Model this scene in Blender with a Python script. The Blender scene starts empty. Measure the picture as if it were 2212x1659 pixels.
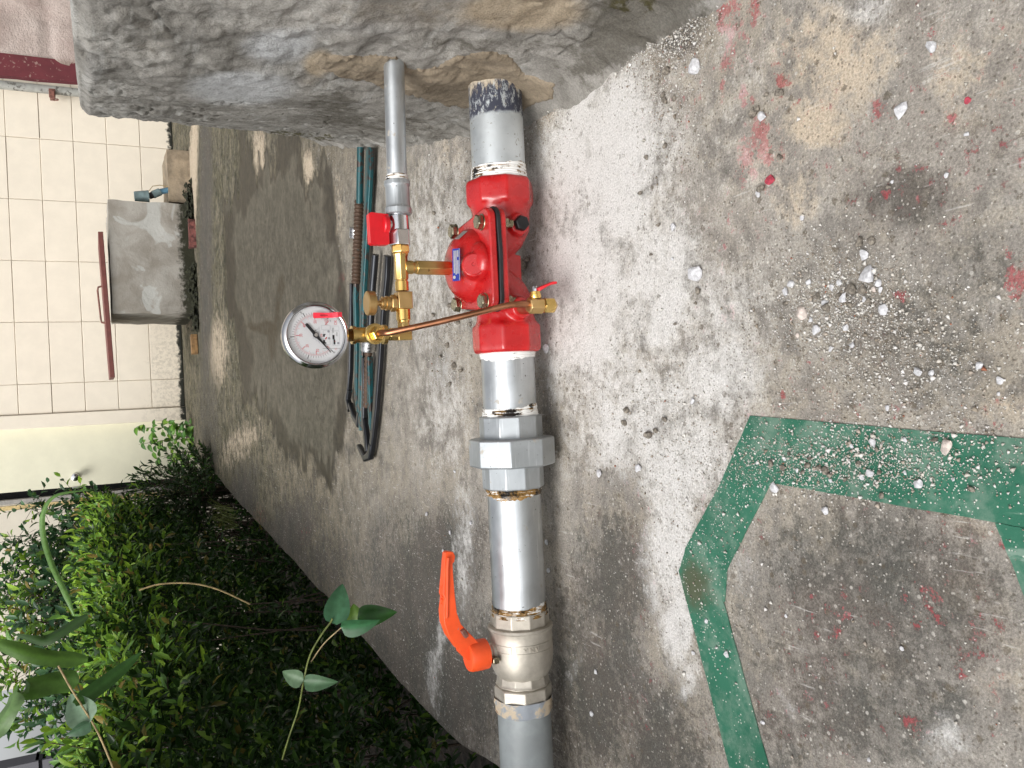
import bpy, bmesh, math, random
import numpy as np
from mathutils import Vector, Matrix, Quaternion
random.seed(7); rng = np.random.default_rng(7)
R = math.radians
S = bpy.context.scene
COL = S.collection
# ------------------------------------------------------------------ camera
FPX = 1789.0; PITCH = R(26.5); ROLL = R(2.7); EYE = .585
F_ = np.array([0, math.cos(PITCH), -math.sin(PITCH)]); U_ = np.array([0, math.sin(PITCH), math.cos(PITCH)]); R_ = np.array([1., 0, 0])
CX = -U_*math.cos(ROLL) - R_*math.sin(ROLL); CY = R_*math.cos(ROLL) - U_*math.sin(ROLL)
CP = np.array([0, 0, EYE])
cd = bpy.data.cameras.new('camera'); cam = bpy.data.objects.new('camera', cd); COL.objects.link(cam)
cam.matrix_world = Matrix([[CX[i], CY[i], -F_[i], CP[i]] for i in range(3)] + [[0, 0, 0, 1]])
cd.sensor_width = 36; cd.sensor_fit = 'HORIZONTAL'; cd.lens = FPX/2212*36; cd.clip_start = .02; cd.clip_end = 500
S.camera = cam
# ------------------------------------------------------------------ light
world = bpy.data.worlds.new('World'); S.world = world; world.use_nodes = True
wt = world.node_tree; wt.nodes.clear()
sky = wt.nodes.new('ShaderNodeTexSky'); sky.sky_type = 'NISHITA'; sky.sun_disc = False
SUN_EL = R(52); SUN_AZ = R(-145)
sky.sun_elevation = SUN_EL; sky.sun_rotation = SUN_AZ; sky.dust_density = 4; sky.air_density = 1.0
hs = wt.nodes.new('ShaderNodeHueSaturation'); hs.inputs['Saturation'].default_value = .16
bg = wt.nodes.new('ShaderNodeBackground'); bg.inputs['Strength'].default_value = .15
wo = wt.nodes.new('ShaderNodeOutputWorld')
wt.links.new(sky.outputs[0], hs.inputs['Color']); wt.links.new(hs.outputs[0], bg.inputs[0]); wt.links.new(bg.outputs[0], wo.inputs[0])
sl = bpy.data.lights.new('sun', 'SUN'); sl.energy = 1.5; sl.angle = R(32); sl.color = (1, .975, .94)
so = bpy.data.objects.new('sun', sl); COL.objects.link(so)
sd = Vector((math.sin(SUN_AZ)*math.cos(SUN_EL), math.cos(SUN_AZ)*math.cos(SUN_EL), math.sin(SUN_EL)))
so.rotation_euler = sd.to_track_quat('Z', 'Y').to_euler(); so.location = (0, 2, 6)
S.view_settings.view_transform = 'Standard'; S.view_settings.look = 'None'; S.view_settings.gamma = 1
S.view_settings.exposure = .35
S.render.resolution_x = 1024; S.render.resolution_y = 768

# ------------------------------------------------------------------ measuring helpers (photo reading -> place)
def ray(x, y): return F_ + CX*(x-1106)/FPX - CY*(y-829.5)/FPX
def onz(x, y, z=0.):
    d = ray(x, y); return CP + d*(z-EYE)/d[2]
def ony(x, y, Y):
    d = ray(x, y); return CP + d*Y/d[1]
def proj(P):
    v = np.asarray(P, float) - CP; w = v @ F_
    w = np.where(w < .05, .05, w)
    return 1106 + FPX*(v @ CX)/w, 829.5 - FPX*(v @ CY)/w
PY, PZ = 1.045, .069           # pipe line
def PX(y): return ony(1075+(y-225)*.045, y, PY)[0]
SZ = .220                       # small line height
def SX(y): return ony(862, y, PY)[0]

# ------------------------------------------------------------------ numpy noise
def vnoise(x, y, seed=0):
    xi = np.floor(x).astype(np.int64); yi = np.floor(y).astype(np.int64)
    fx = x-xi; fy = y-yi; fx = fx*fx*(3-2*fx); fy = fy*fy*(3-2*fy)
    def h(a, b):
        n = (a*374761393 + b*668265263 + seed*1442695041) & 0x7fffffff
        n = ((n ^ (n >> 13))*1274126177) & 0x7fffffff
        return ((n ^ (n >> 16)) & 0xffff)/65535.
    return (h(xi, yi)*(1-fx)+h(xi+1, yi)*fx)*(1-fy) + (h(xi, yi+1)*(1-fx)+h(xi+1, yi+1)*fx)*fy
def fbm(x, y, oct=4, seed=0, gain=.5):
    t = 0; a = 1; s = 0
    for i in range(oct):
        t = t + a*vnoise(x*2**i, y*2**i, seed+i*7); s += a; a *= gain
    return t/s
def sstep(a, b, x):
    t = np.clip((x-a)/(b-a), 0, 1); return t*t*(3-2*t)
def polydist(px, py, poly):
    """signed distance, positive inside"""
    d = np.full(px.shape, 1e9); ins = np.zeros(px.shape, bool); n = len(poly)
    for i in range(n):
        x0, y0 = poly[i]; x1, y1 = poly[(i+1) % n]
        ex, ey = x1-x0, y1-y0
        t = np.clip(((px-x0)*ex+(py-y0)*ey)/(ex*ex+ey*ey+1e-9), 0, 1)
        d = np.minimum(d, (px-x0-t*ex)**2+(py-y0-t*ey)**2)
        c = ((y0 > py) != (y1 > py)) & (px < ex*(py-y0)/(ey if abs(ey) > 1e-9 else 1e-9)+x0)
        ins ^= c
    d = np.sqrt(d); return np.where(ins, d, -d)

# ------------------------------------------------------------------ mesh builder
def basis(d):
    d = Vector(d).normalized(); a = Vector((0, 0, 1)) if abs(d.z) < .9 else Vector((1, 0, 0))
    u = d.cross(a).normalized(); return d, u, d.cross(u).normalized()
class MB:
    def __init__(s): s.v = []; s.f = []
    def add(s, vs, fs):
        o = len(s.v); s.v += [tuple(p) for p in vs]; s.f += [tuple(i+o for i in f) for f in fs]; return s
    def lathe(s, p0, d, prof, n=32, phase=0, cap=True, rad=None):
        d, u, w = basis(d); p0 = Vector(p0); vs = []; fs = []
        for (t, r) in prof:
            for k in range(n):
                a = 2*math.pi*(k+phase)/n; rr = r*(rad(a) if rad else 1)
                vs.append(p0 + d*t + (u*math.cos(a)+w*math.sin(a))*rr)
        m = len(prof)
        for i in range(m-1):
            for k in range(n):
                k2 = (k+1) % n; fs.append((i*n+k, i*n+k2, (i+1)*n+k2, (i+1)*n+k))
        if cap:
            fs.append(tuple(range(n-1, -1, -1))); fs.append(tuple((m-1)*n+k for k in range(n)))
        return s.add(vs, fs)
    def tube(s, pts, r, n=12, cap=True):
        pts = [Vector(p) for p in pts]; m = len(pts); vs = []; fs = []
        rs = r if hasattr(r, '__len__') else [r]*m
        t0 = (pts[1]-pts[0]).normalized(); _, u, w = basis(t0)
        for i, p in enumerate(pts):
            t = (pts[min(i+1, m-1)]-pts[max(i-1, 0)]).normalized()
            u = (u - t*u.dot(t)).normalized(); w = t.cross(u)
            for k in range(n):
                a = 2*math.pi*k/n; vs.append(p+(u*math.cos(a)+w*math.sin(a))*rs[i])
        for i in range(m-1):
            for k in range(n):
                k2 = (k+1) % n; fs.append((i*n+k, i*n+k2, (i+1)*n+k2, (i+1)*n+k))
        if cap: fs.append(tuple(range(n-1, -1, -1))); fs.append(tuple((m-1)*n+k for k in range(n)))
        return s.add(vs, fs)
    def box(s, c, sz, rot=None, taper=1):
        vs = []
        for z in (-1, 1):
            for y in (-1, 1):
                for x in (-1, 1):
                    k = taper if z > 0 else 1
                    p = Vector((x*sz[0]/2*k, y*sz[1]/2*k, z*sz[2]/2))
                    if rot is not None: p = rot @ p
                    vs.append(p+Vector(c))
        return s.add(vs, [(0, 2, 3, 1), (4, 5, 7, 6), (0, 1, 5, 4), (2, 6, 7, 3), (0, 4, 6, 2), (1, 3, 7, 5)])
    def prism(s, outline, origin, ex, ey, ez, h):
        o = Vector(origin); ex = Vector(ex); ey = Vector(ey); ez = Vector(ez); n = len(outline)
        vs = [o+ex*a+ey*b for a, b in outline]+[o+ex*a+ey*b+ez*h for a, b in outline]
        fs = [tuple(range(n-1, -1, -1)), tuple(range(n, 2*n))]+[(i, (i+1) % n, n+(i+1) % n, n+i) for i in range(n)]
        return s.add(vs, fs)
    def ell(s, c, r, n=16, m=10, rot=None):
        vs = []; fs = []; c = Vector(c)
        for i in range(1, m):
            th = math.pi*i/m
            for k in range(n):
                a = 2*math.pi*k/n
                p = Vector((math.sin(th)*math.cos(a)*r[0], math.sin(th)*math.sin(a)*r[1], math.cos(th)*r[2]))
                if rot is not None: p = rot @ p
                vs.append(c+p)
        top = Vector((0, 0, r[2])); bot = Vector((0, 0, -r[2]))
        if rot is not None: top = rot @ top; bot = rot @ bot
        vs += [c+top, c+bot]; T = len(vs)-2; B = T+1
        for i in range(m-2):
            for k in range(n):
                k2 = (k+1) % n; fs.append((i*n+k, (i+1)*n+k, (i+1)*n+k2, i*n+k2))
        for k in range(n):
            k2 = (k+1) % n; fs.append((T, k, k2)); fs.append((B, (m-2)*n+k2, (m-2)*n+k))
        return s.add(vs, fs)
    def build(s, name, mat, parent=None, sharp=32, bevel=0, remesh=0, smooth=0, kind=None):
        me = bpy.data.meshes.new(name); me.from_pydata([tuple(v) for v in s.v], [], s.f); me.validate()
        bm = bmesh.new(); bm.from_mesh(me); bmesh.ops.recalc_face_normals(bm, faces=bm.faces); bm.to_mesh(me); bm.free()
        if remesh:
            me.shade_smooth()
        elif sharp is not None:
            me.shade_smooth(); me.set_sharp_from_angle(angle=R(sharp))
        o = link(name, me, mat, parent)
        if remesh:
            m = o.modifiers.new('r', 'REMESH'); m.mode = 'VOXEL'; m.voxel_size = remesh; m.use_smooth_shade = True
            if smooth: m = o.modifiers.new('s', 'SMOOTH'); m.iterations = smooth; m.factor = .5
        if bevel:
            m = o.modifiers.new('b', 'BEVEL'); m.width = bevel; m.segments = 2; m.limit_method = 'ANGLE'; m.angle_limit = R(32); m.harden_normals = False
        if kind: o['kind'] = kind
        return o
def link(name, me, mat, parent=None):
    o = bpy.data.objects.new(name, me); COL.objects.link(o)
    if mat and not me.materials: me.materials.append(mat)
    if parent is not None: o.parent = parent; o.matrix_parent_inverse = Matrix.Translation(parent.location).inverted() if parent.type == 'EMPTY' and not parent.parent else Matrix()
    return o
def tag(o, label=None, cat=None, group=None, kind=None):
    if label: o['label'] = label
    if cat: o['category'] = cat
    if group: o['group'] = group
    if kind: o['kind'] = kind
    return o
def empty(name, loc, label, cat, group=None):
    o = bpy.data.objects.new(name, None); COL.objects.link(o); o.location = loc; o.empty_display_size = .02
    return tag(o, label, cat, group)
def npmesh(name, V, Fc, n, mat, parent=None, color=None, smooth=False):
    """V (k,3), Fc (m,n) arrays"""
    me = bpy.data.meshes.new(name); m = len(Fc)
    me.vertices.add(len(V)); me.vertices.foreach_set('co', np.ascontiguousarray(V, np.float32).ravel())
    me.loops.add(m*n); me.loops.foreach_set('vertex_index', np.ascontiguousarray(Fc, np.int32).ravel())
    me.polygons.add(m); me.polygons.foreach_set('loop_start', np.arange(m, dtype=np.int32)*n); me.polygons.foreach_set('loop_total', np.full(m, n, np.int32))
    me.update(calc_edges=True)
    if smooth: me.shade_smooth()
    if color is not None:
        for nm, arr in color.items():
            a = me.attributes.new(nm, 'FLOAT_COLOR', 'POINT'); a.data.foreach_set('color', np.ascontiguousarray(arr, np.float32).ravel())
    return link(name, me, mat, parent)

# ------------------------------------------------------------------ materials
def srgb(r, g, b):
    f = lambda c: (c/255/12.92) if c/255 <= .04045 else ((c/255+.055)/1.055)**2.4
    return (f(r), f(g), f(b), 1)
class NT:
    def __init__(s, name):
        s.m = bpy.data.materials.new(name); s.m.use_nodes = True; s.t = s.m.node_tree
        s.b = s.t.nodes['Principled BSDF']; s.tc = s.t.nodes.new('ShaderNodeTexCoord').outputs['Object']
        s.geo = s.t.nodes.new('ShaderNodeNewGeometry').outputs['Position']
    def put(s, v, sock):
        if hasattr(v, 'is_output') or isinstance(v, bpy.types.NodeSocket): s.t.links.new(v, sock)
        else: sock.default_value = v
    def mapp(s, scale, loc=(0, 0, 0), v=None):
        n = s.t.nodes.new('ShaderNodeMapping'); n.inputs['Scale'].default_value = scale; n.inputs['Location'].default_value = loc
        s.t.links.new(v or s.geo, n.inputs[0]); return n.outputs[0]
    def noise(s, scale, detail=4, rough=.55, v=None, dist=0, col=False):
        n = s.t.nodes.new('ShaderNodeTexNoise'); n.inputs['Scale'].default_value = scale; n.inputs['Detail'].default_value = detail
        n.inputs['Roughness'].default_value = rough; n.inputs['Distortion'].default_value = dist
        s.t.links.new(v or s.geo, n.inputs['Vector']); return n.outputs['Color' if col else 0]
    def vor(s, scale, feature='F1', out='Distance', v=None, rand=1):
        n = s.t.nodes.new('ShaderNodeTexVoronoi'); n.feature = feature; n.inputs['Scale'].default_value = scale; n.inputs['Randomness'].default_value = rand
        s.t.links.new(v or s.geo, n.inputs['Vector']); return n.outputs[out]
    def ramp(s, fac, a, b, lo=0., hi=1.):
        n = s.t.nodes.new('ShaderNodeMapRange'); n.interpolation_type = 'SMOOTHSTEP'
        s.put(fac, n.inputs['Value']); n.inputs['From Min'].default_value = a; n.inputs['From Max'].default_value = b
        n.inputs['To Min'].default_value = lo; n.inputs['To Max'].default_value = hi; return n.outputs[0]
    def math(s, op, a, b=0.):
        n = s.t.nodes.new('ShaderNodeMath'); n.operation = op; s.put(a, n.inputs[0]); s.put(b, n.inputs[1]); return n.outputs[0]
    def mix(s, fac, a, b, mode='MIX'):
        n = s.t.nodes.new('ShaderNodeMix'); n.data_type = 'RGBA'; n.blend_type = mode
        s.put(fac, n.inputs[0]); s.put(a, n.inputs[6]); s.put(b, n.inputs[7]); return n.outputs[2]
    def attr(s, name):
        n = s.t.nodes.new('ShaderNodeAttribute'); n.attribute_name = name
        x = s.t.nodes.new('ShaderNodeSeparateColor'); s.t.links.new(n.outputs['Color'], x.inputs[0]); return n.outputs['Color'], x.outputs[0], x.outputs[1], x.outputs[2], n.outputs['Alpha']
    def sep(s, v=None):
        n = s.t.nodes.new('ShaderNodeSeparateXYZ'); s.t.links.new(v or s.geo, n.inputs[0]); return n.outputs
    def bump(s, h, strength=.3, dist=.001, prev=None):
        n = s.t.nodes.new('ShaderNodeBump'); n.inputs['Strength'].default_value = strength; n.inputs['Distance'].default_value = dist
        s.t.links.new(h, n.inputs['Height'])
        if prev is not None: s.t.links.new(prev, n.inputs['Normal'])
        return n.outputs[0]
    def out(s, col=None, rough=None, metal=None, normal=None, **k):
        i = s.b.inputs
        if col is not None: s.put(col, i['Base Color'])
        if rough is not None: s.put(rough, i['Roughness'])
        if metal is not None: s.put(metal, i['Metallic'])
        if normal is not None: s.t.links.new(normal, i['Normal'])
        for a, b in k.items(): s.put(b, i[a.replace('_', ' ')])
        return s.m
def simple(name, col, rough=.5, metal=0, var=.12, nscale=60, bump=.1, bdist=.0005, **k):
    t = NT(name); n = t.noise(nscale, 5); d = tuple(c*(1-var*2) for c in col[:3])+(1,); h = tuple(min(1, c*(1+var)) for c in col[:3])+(1,)
    return t.out(t.mix(t.ramp(n, .3, .7), d, h), t.ramp(t.noise(nscale*2.3, 3), .2, .8, rough*.8, min(1, rough*1.2)), metal, t.bump(t.noise(nscale*5, 4), bump, bdist), **k)
def worn(name, base, spots, amt=.62, rough=.4, metal=0, scale=70, bump=.15, rs=.6, sm=None, **k):
    t = NT(name); n = t.noise(scale, 6, .65); f = t.ramp(n, amt, amt+.05)
    c = t.mix(t.ramp(t.noise(25, 4), .3, .7), tuple(x*.82 for x in base[:3])+(1,), tuple(min(1, x*1.1) for x in base[:3])+(1,))
    c = t.mix(f, c, spots)
    mt = metal if sm is None else t.ramp(f, 0, 1, metal, sm)
    return t.out(c, t.ramp(f, 0, 1, rough, rs), mt, t.bump(t.noise(400, 4), bump, .0003), **k)
M = {}
# galvanised zinc
def galv(name, dirty=0.0, base=(.60, .63, .65, 1), dull=0):
    t = NT(name); n = t.noise(18, 6, .6, dist=.6); n2 = t.noise(160, 4); st = t.noise(1, 6, .6, v=t.mapp((14, 240, 240)))
    c = t.mix(t.ramp(n, .3, .7), tuple(x*.78 for x in base[:3])+(1,), base)
    c = t.mix(t.ramp(st, .55, .75, 0, .35), c, (.9, .93, .95, 1))
    sp = t.ramp(n2, .68, .73); c = t.mix(sp, c, (.12, .12, .11, 1))
    dr = t.ramp(t.noise(35, 6, .7), .62-dirty*.25, .70-dirty*.25); c = t.mix(t.math('MULTIPLY', dr, .75), c, (.36, .31, .24, 1))
    me = t.ramp(dr, 0, 1, .88-dull*.6, .1)
    return t.out(c, t.ramp(n, .2, .8, .33+dull*.25, .46+dull*.2), me, t.bump(t.noise(90, 5), .18, .0006))
M['galv'] = galv('galvanised_zinc', .0)
M['galv_cast'] = galv('galvanised_cast', .08, (.47, .50, .52, 1), .3)
M['galv_small'] = galv('galvanised_small_pipe', .12)
# pipe stub near plinth: cement smears and navy ink towards the plinth
t = NT('galvanised_smeared'); X = t.sep()[0]
c = t.mix(t.ramp(t.noise(20, 5), .3, .7), (.5, .54, .56, 1), (.66, .7, .72, 1))
navy = t.math('MULTIPLY', t.ramp(t.math('ADD', X, t.math('MULTIPLY', t.noise(60, 4), .012)), .375, .381), t.ramp(t.noise(1, 6, .75, v=t.mapp((60, 130, 130))), .39, .5))
c = t.mix(navy, c, (.035, .038, .058, 1))
cem = t.ramp(t.math('ADD', t.math('MULTIPLY', t.noise(1, 6, .7, v=t.mapp((50, 120, 120), (3, 1, 0))), .08), X), .446, .460); c = t.mix(cem, c, (.47, .40, .30, 1))
dot = t.ramp(t.noise(130, 5, .7), .60, .66); c = t.mix(dot, c, (.26, .25, .22, 1))
M['stub'] = t.out(c, t.ramp(t.math('ADD', cem, t.math('ADD', dot, navy)), 0, 1, .42, .8), t.ramp(t.math('ADD', cem, t.math('ADD', dot, navy)), 0, 1, .7, 0), t.bump(t.noise(140, 5), .3, .001))
M['old_grey'] = worn('old_grey_paint_pipe', srgb(150, 156, 158), srgb(112, 96, 84), .68, .5, .1, 60, rs=.8)
def tape(name, brown):
    t = NT(name); v = t.mapp((500, 30, 30)); n = t.noise(1, 5, .6, v=v, dist=.5); n2 = t.noise(40, 5, .7)
    c = t.mix(t.ramp(n, .5, .7), (.82, .82, .8, 1), (.6, .58, .55, 1))
    f = t.ramp(t.math('ADD', t.math('MULTIPLY', n, .5), t.math('MULTIPLY', n2, .5)), .62-brown*.2, .66-brown*.2)
    c = t.mix(f, c, t.mix(t.ramp(n2, .45, .6), (.30, .17, .05, 1), (.012, .01, .008, 1)))
    return t.out(c, t.ramp(f, 0, 1, .6, .18), 0, t.bump(n, .7, .001))
M['tape'] = tape('thread_tape_white', .15); M['tape_b'] = tape('thread_tape_brown', .62); M['tape_c'] = tape('thread_tape_black', 1.0)
# red paint
t = NT('red_enamel'); n = t.noise(30, 5); ch = t.ramp(t.noise(210, 5, .7), .70, .73)
c = t.mix(t.ramp(n, .3, .7), (.40, .008, .010, 1), (.50, .014, .015, 1)); c = t.mix(ch, c, (.75, .45, .42, 1))
M['red'] = t.out(c, t.ramp(t.noise(55, 4), .3, .7, .2, .38), 0, t.bump(t.noise(170, 3), .22, .0009), Coat_Weight=.3, Coat_Roughness=.15)
M['red_plastic'] = simple('red_plastic', (.62, .010, .018, 1), .38, 0, .06, 40, .08)
M['orange'] = worn('orange_coated_steel', (.86, .095, .02, 1), (.32, .24, .22, 1), .665, .45, 0, 95)
M['rubber'] = simple('black_rubber', (.015, .015, .018, 1), .5, 0, .2, 80, .3)
M['black_iron'] = simple('black_iron', (.014, .014, .016, 1), .45, .3, .2, 80, .3)
def brass(name, c0, c1, r=.28):
    t = NT(name); n = t.noise(28, 5, .6, dist=.4); c = t.mix(t.ramp(n, .3, .7), c0, c1)
    st = t.ramp(t.noise(90, 5, .7), .63, .7, 0, .6); c = t.mix(st, c, (.22, .12, .04, 1))
    return t.out(c, t.ramp(n, .3, .7, r*.8, r*1.3), 1, t.bump(t.noise(300, 3), .08, .0003))
M['brass'] = brass('brass', (.62, .43, .14, 1), (.80, .58, .24, 1), .27)
M['brass_cast'] = brass('brass_cast', (.60, .40, .16, 1), (.72, .50, .24, 1), .42)
M['brass_gold'] = brass('brass_bright', (.78, .50, .14, 1), (.92, .62, .22, 1), .2)
M['brass_dark'] = brass('brass_dark', (.22, .13, .05, 1), (.34, .2, .08, 1), .35)
M['copper'] = brass('copper', (.36, .16, .085, 1), (.52, .235, .13, 1), .36)
M['chrome'] = simple('chrome', (.72, .72, .74, 1), .16, 1, .05, 50, .1)
M['zinc_bolt'] = simple('zinc_bolt', (.42, .38, .27, 1), .26, 1, .15, 90, .1)
t = NT('nickel_brass'); n = t.noise(40, 6, .65)
c = t.mix(t.ramp(n, .3, .7), (.42, .385, .33, 1), (.58, .54, .47, 1)); sp = t.ramp(t.noise(120, 5, .7), .68, .72); c = t.mix(sp, c, (.2, .13, .08, 1))
M['nickel'] = t.out(c, .5, .55, t.bump(t.noise(500, 3), .25, .0004))
M['steel_ring'] = simple('stainless_bezel', (.60, .60, .61, 1), .14, 1, .05, 20, .03)
M['dial'] = simple('dial_white', (.93, .93, .94, 1), .5, 0, .02, 30, 0)
M['ink_black'] = simple('ink_black', (.015, .015, .018, 1), .5, 0, 0, 30, 0)
M['ink_red'] = simple('ink_red', (.72, .09, .10, 1), .5, 0, 0, 30, 0)
M['ink_pink'] = simple('ink_pink', (.82, .42, .42, 1), .5, 0, 0, 30, 0)
M['ink_grey'] = simple('ink_grey', (.42, .42, .45, 1), .5, 0, 0, 30, 0)
M['ink_silver'] = simple('label_silver', (.55, .56, .56, 1), .35, .6, .05, 200, 0)
M['label_blue'] = simple('label_blue', (.02, .035, .28, 1), .3, 0, .05, 100, 0)
M['sticker_red'] = simple('sticker_red', (.88, .04, .07, 1), .4, 0, .03, 100, 0)
g = bpy.data.materials.new('gauge_glass'); g.use_nodes = True; gn = g.node_tree; gn.nodes.clear()
tr = gn.nodes.new('ShaderNodeBsdfTransparent'); gl = gn.nodes.new('ShaderNodeBsdfGlossy'); gl.inputs['Roughness'].default_value = .03
mx = gn.nodes.new('ShaderNodeMixShader'); fr = gn.nodes.new('ShaderNodeFresnel'); fr.inputs[0].default_value = 1.22; go = gn.nodes.new('ShaderNodeOutputMaterial')
gn.links.new(fr.outputs[0], mx.inputs[0]); gn.links.new(tr.outputs[0], mx.inputs[1]); gn.links.new(gl.outputs[0], mx.inputs[2]); gn.links.new(mx.outputs[0], go.inputs[0]); M['glass'] = g
M['teal'] = worn('teal_enamel_worn', (.008, .075, .085, 1), (.075, .06, .055, 1), .52, .38, .2, 45, rs=.35, sm=.8)
M['dark_steel'] = worn('dark_steel', (.035, .037, .042, 1), (.02, .11, .12, 1), .64, .33, .75, 40, rs=.4, sm=.1)
M['knurl'] = simple('knurled_steel', (.5, .5, .5, 1), .3, 1, .2, 120, .2)
M['rust'] = worn('rusted_thread', (.085, .05, .032, 1), (.04, .08, .08, 1), .62, .65, .2, 120)
M['rust_paint'] = worn('brown_red_painted_steel', srgb(112, 62, 56), srgb(150, 128, 112), .66, .6, 0, 30)
M['rust_bar'] = simple('rusty_bar', srgb(128, 84, 72), .6, 0, .2, 60)
# wall paint
def paint(name, col, dirt=.5, moss=False, s=3.0):
    t = NT(name); z = t.sep()[2]; n = t.noise(s*3, 6, .6); n2 = t.noise(s*12, 6, .7)
    c = t.mix(t.ramp(n, .3, .75), tuple(x*.93 for x in col[:3])+(1,), col)
    if dirt:
        low = t.math('MULTIPLY', t.ramp(t.math('ADD', z, t.math('MULTIPLY', n, -.5)), -.12, .04, 1, 0), t.ramp(t.sep()[0], .35, .8, 1, .15))
        c = t.mix(t.math('MULTIPLY', low, t.ramp(n2, .42, .6, 0, dirt)), c, srgb(120, 112, 96))
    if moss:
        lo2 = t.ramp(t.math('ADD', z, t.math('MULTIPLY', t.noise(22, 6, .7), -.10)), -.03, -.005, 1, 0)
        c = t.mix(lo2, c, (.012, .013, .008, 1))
    return t.out(c, .7, 0, t.bump(t.noise(60, 5), .12, .002))
M['block'] = paint('cream_painted_block', (.86, .78, .65, 1), .3, True)
M['mortar'] = simple('cream_joint', (.86, .78, .64, 1), .85, 0, .05, 40)
M['door'] = paint('pale_cream_door', (.80, .775, .60, 1), 0)
M['beige_wall'] = paint('beige_wall', (.72, .66, .55, 1), .2)
M['grey_wall'] = paint('grey_wall', (.15, .148, .165, 1), .1)
M['black'] = simple('dark_gap', (.008, .008, .012, 1), .7)
M['conduit'] = worn('grey_conduit', srgb(158, 158, 152), srgb(98, 96, 90), .55, .6, 0, 22)
M['wood'] = simple('wood_offcut', srgb(140, 108, 70), .75, 0, .25, 40)
M['pvc_blue'] = simple('blue_pvc', srgb(86, 128, 152), .5, 0, .1, 30)
M['pvc_grey'] = simple('grey_green_pvc', srgb(118, 138, 140), .6, 0, .15, 30)
M['moss'] = simple('dark_moss', (.022, .024, .008, 1), .95, 0, .5, 120, .8, .004)
M['soil'] = simple('garden_soil', (.035, .027, .02, 1), .95, 0, .4, 25, .8, .01)
M['stem'] = simple('green_stem', (.14, .17, .04, 1), .5, 0, .2, 60)
M['stem_tan'] = simple('tan_stem', (.36, .27, .13, 1), .55, 0, .2, 60)
M['twig'] = simple('twig_bark', (.07, .05, .035, 1), .8, 0, .3, 90)
M['chip'] = simple('pale_cement_chip', (.60, .60, .62, 1), .85, 0, .14, 260, .6, .001)
M['chip_pink'] = simple('pinkish_plaster_chip', (.62, .54, .49, 1), .85, 0, .14, 260, .6, .001)
M['clod'] = simple('brown_cement_clod', (.30, .265, .22, 1), 1.0, 0, .3, 320, .9, .002)
M['red_chip'] = simple('red_paint_flake', (.42, .05, .08, 1), .7, 0, .2, 300, .3)
t = NT('grit'); c4 = t.attr('tone'); M['grit'] = t.out(c4[0], .9, 0)
def leafmat(name, trans=.25, rough=.32, veins=False):
    t = NT(name); c = t.attr('tone')[0]; n = t.noise(90, 3)
    cc = t.mix(t.ramp(n, .3, .7, 0, .3), c, (.02, .05, .01, 1))
    t.out(cc, rough, 0, None, Specular_IOR_Level=.35)
    b = t.b; nt = t.t; tl = nt.nodes.new('ShaderNodeBsdfTranslucent'); mx = nt.nodes.new('ShaderNodeMixShader'); mx.inputs[0].default_value = trans
    nt.links.new(cc, tl.inputs[0]); o = [x for x in nt.nodes if x.type == 'OUTPUT_MATERIAL'][0]
    nt.links.new(b.outputs[0], mx.inputs[1]); nt.links.new(tl.outputs[0], mx.inputs[2]); nt.links.new(mx.outputs[0], o.inputs[0]); return t.m
M['leaf'] = leafmat('hedge_leaf', .33); M['leaf_big'] = leafmat('broad_leaf', .2, .42)

# ------------------------------------------------------------------ the floor slab
EDGE = [(-3, -.69), (1.0, -.665), (1.30, -.66), (1.46, -.68), (1.70, -.675), (2.09, -.643), (2.92, -.59), (4.39, -.50), (5.96, -.38), (6.86, -.31), (7.2, -.30)]
def edgeX(Y): return np.interp(Y, [a for a, _ in EDGE], [b for _, b in EDGE]) + .012*(fbm(Y*6, Y*0+3, 4, 5)-.5)*1.5
# stains and the dark band beside the pipe are read off the photograph once and baked in place on the slab
def ell(px, py, cx, cy, rx, ry, ang=0):
    a = R(ang); dx = px-cx; dy = py-cy; u = dx*math.cos(a)+dy*math.sin(a); v = -dx*math.sin(a)+dy*math.cos(a)
    return np.exp(-(((u/rx)**2+(v/ry)**2)**1.7)*.8)
WET = [(517, 285), (515, 400), (500, 440), (486, 455), (483, 640), (489, 670), (512, 722), (520, 800), (524, 870), (533, 888), (546, 868), (562, 872), (580, 905), (600, 938), (612, 955), (622, 960), (632, 995), (645, 1000), (672, 996), (690, 1032), (713, 1068), (724, 1030), (738, 990), (748, 920), (757, 850), (758, 760), (752, 660), (744, 590), (735, 545), (727, 500), (724, 420), (716, 368), (702, 350), (694, 352), (680, 380), (667, 396), (655, 388), (648, 330), (645, 270), (598, 270), (592, 345), (575, 370), (560, 368), (556, 400), (548, 350), (542, 285)]
MOSS = [(610, 590), (618, 620), (606, 650), (603, 700), (590, 772), (582, 782), (574, 722), (545, 712), (524, 700), (540, 690), (588, 690), (596, 640), (600, 600)]
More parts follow.
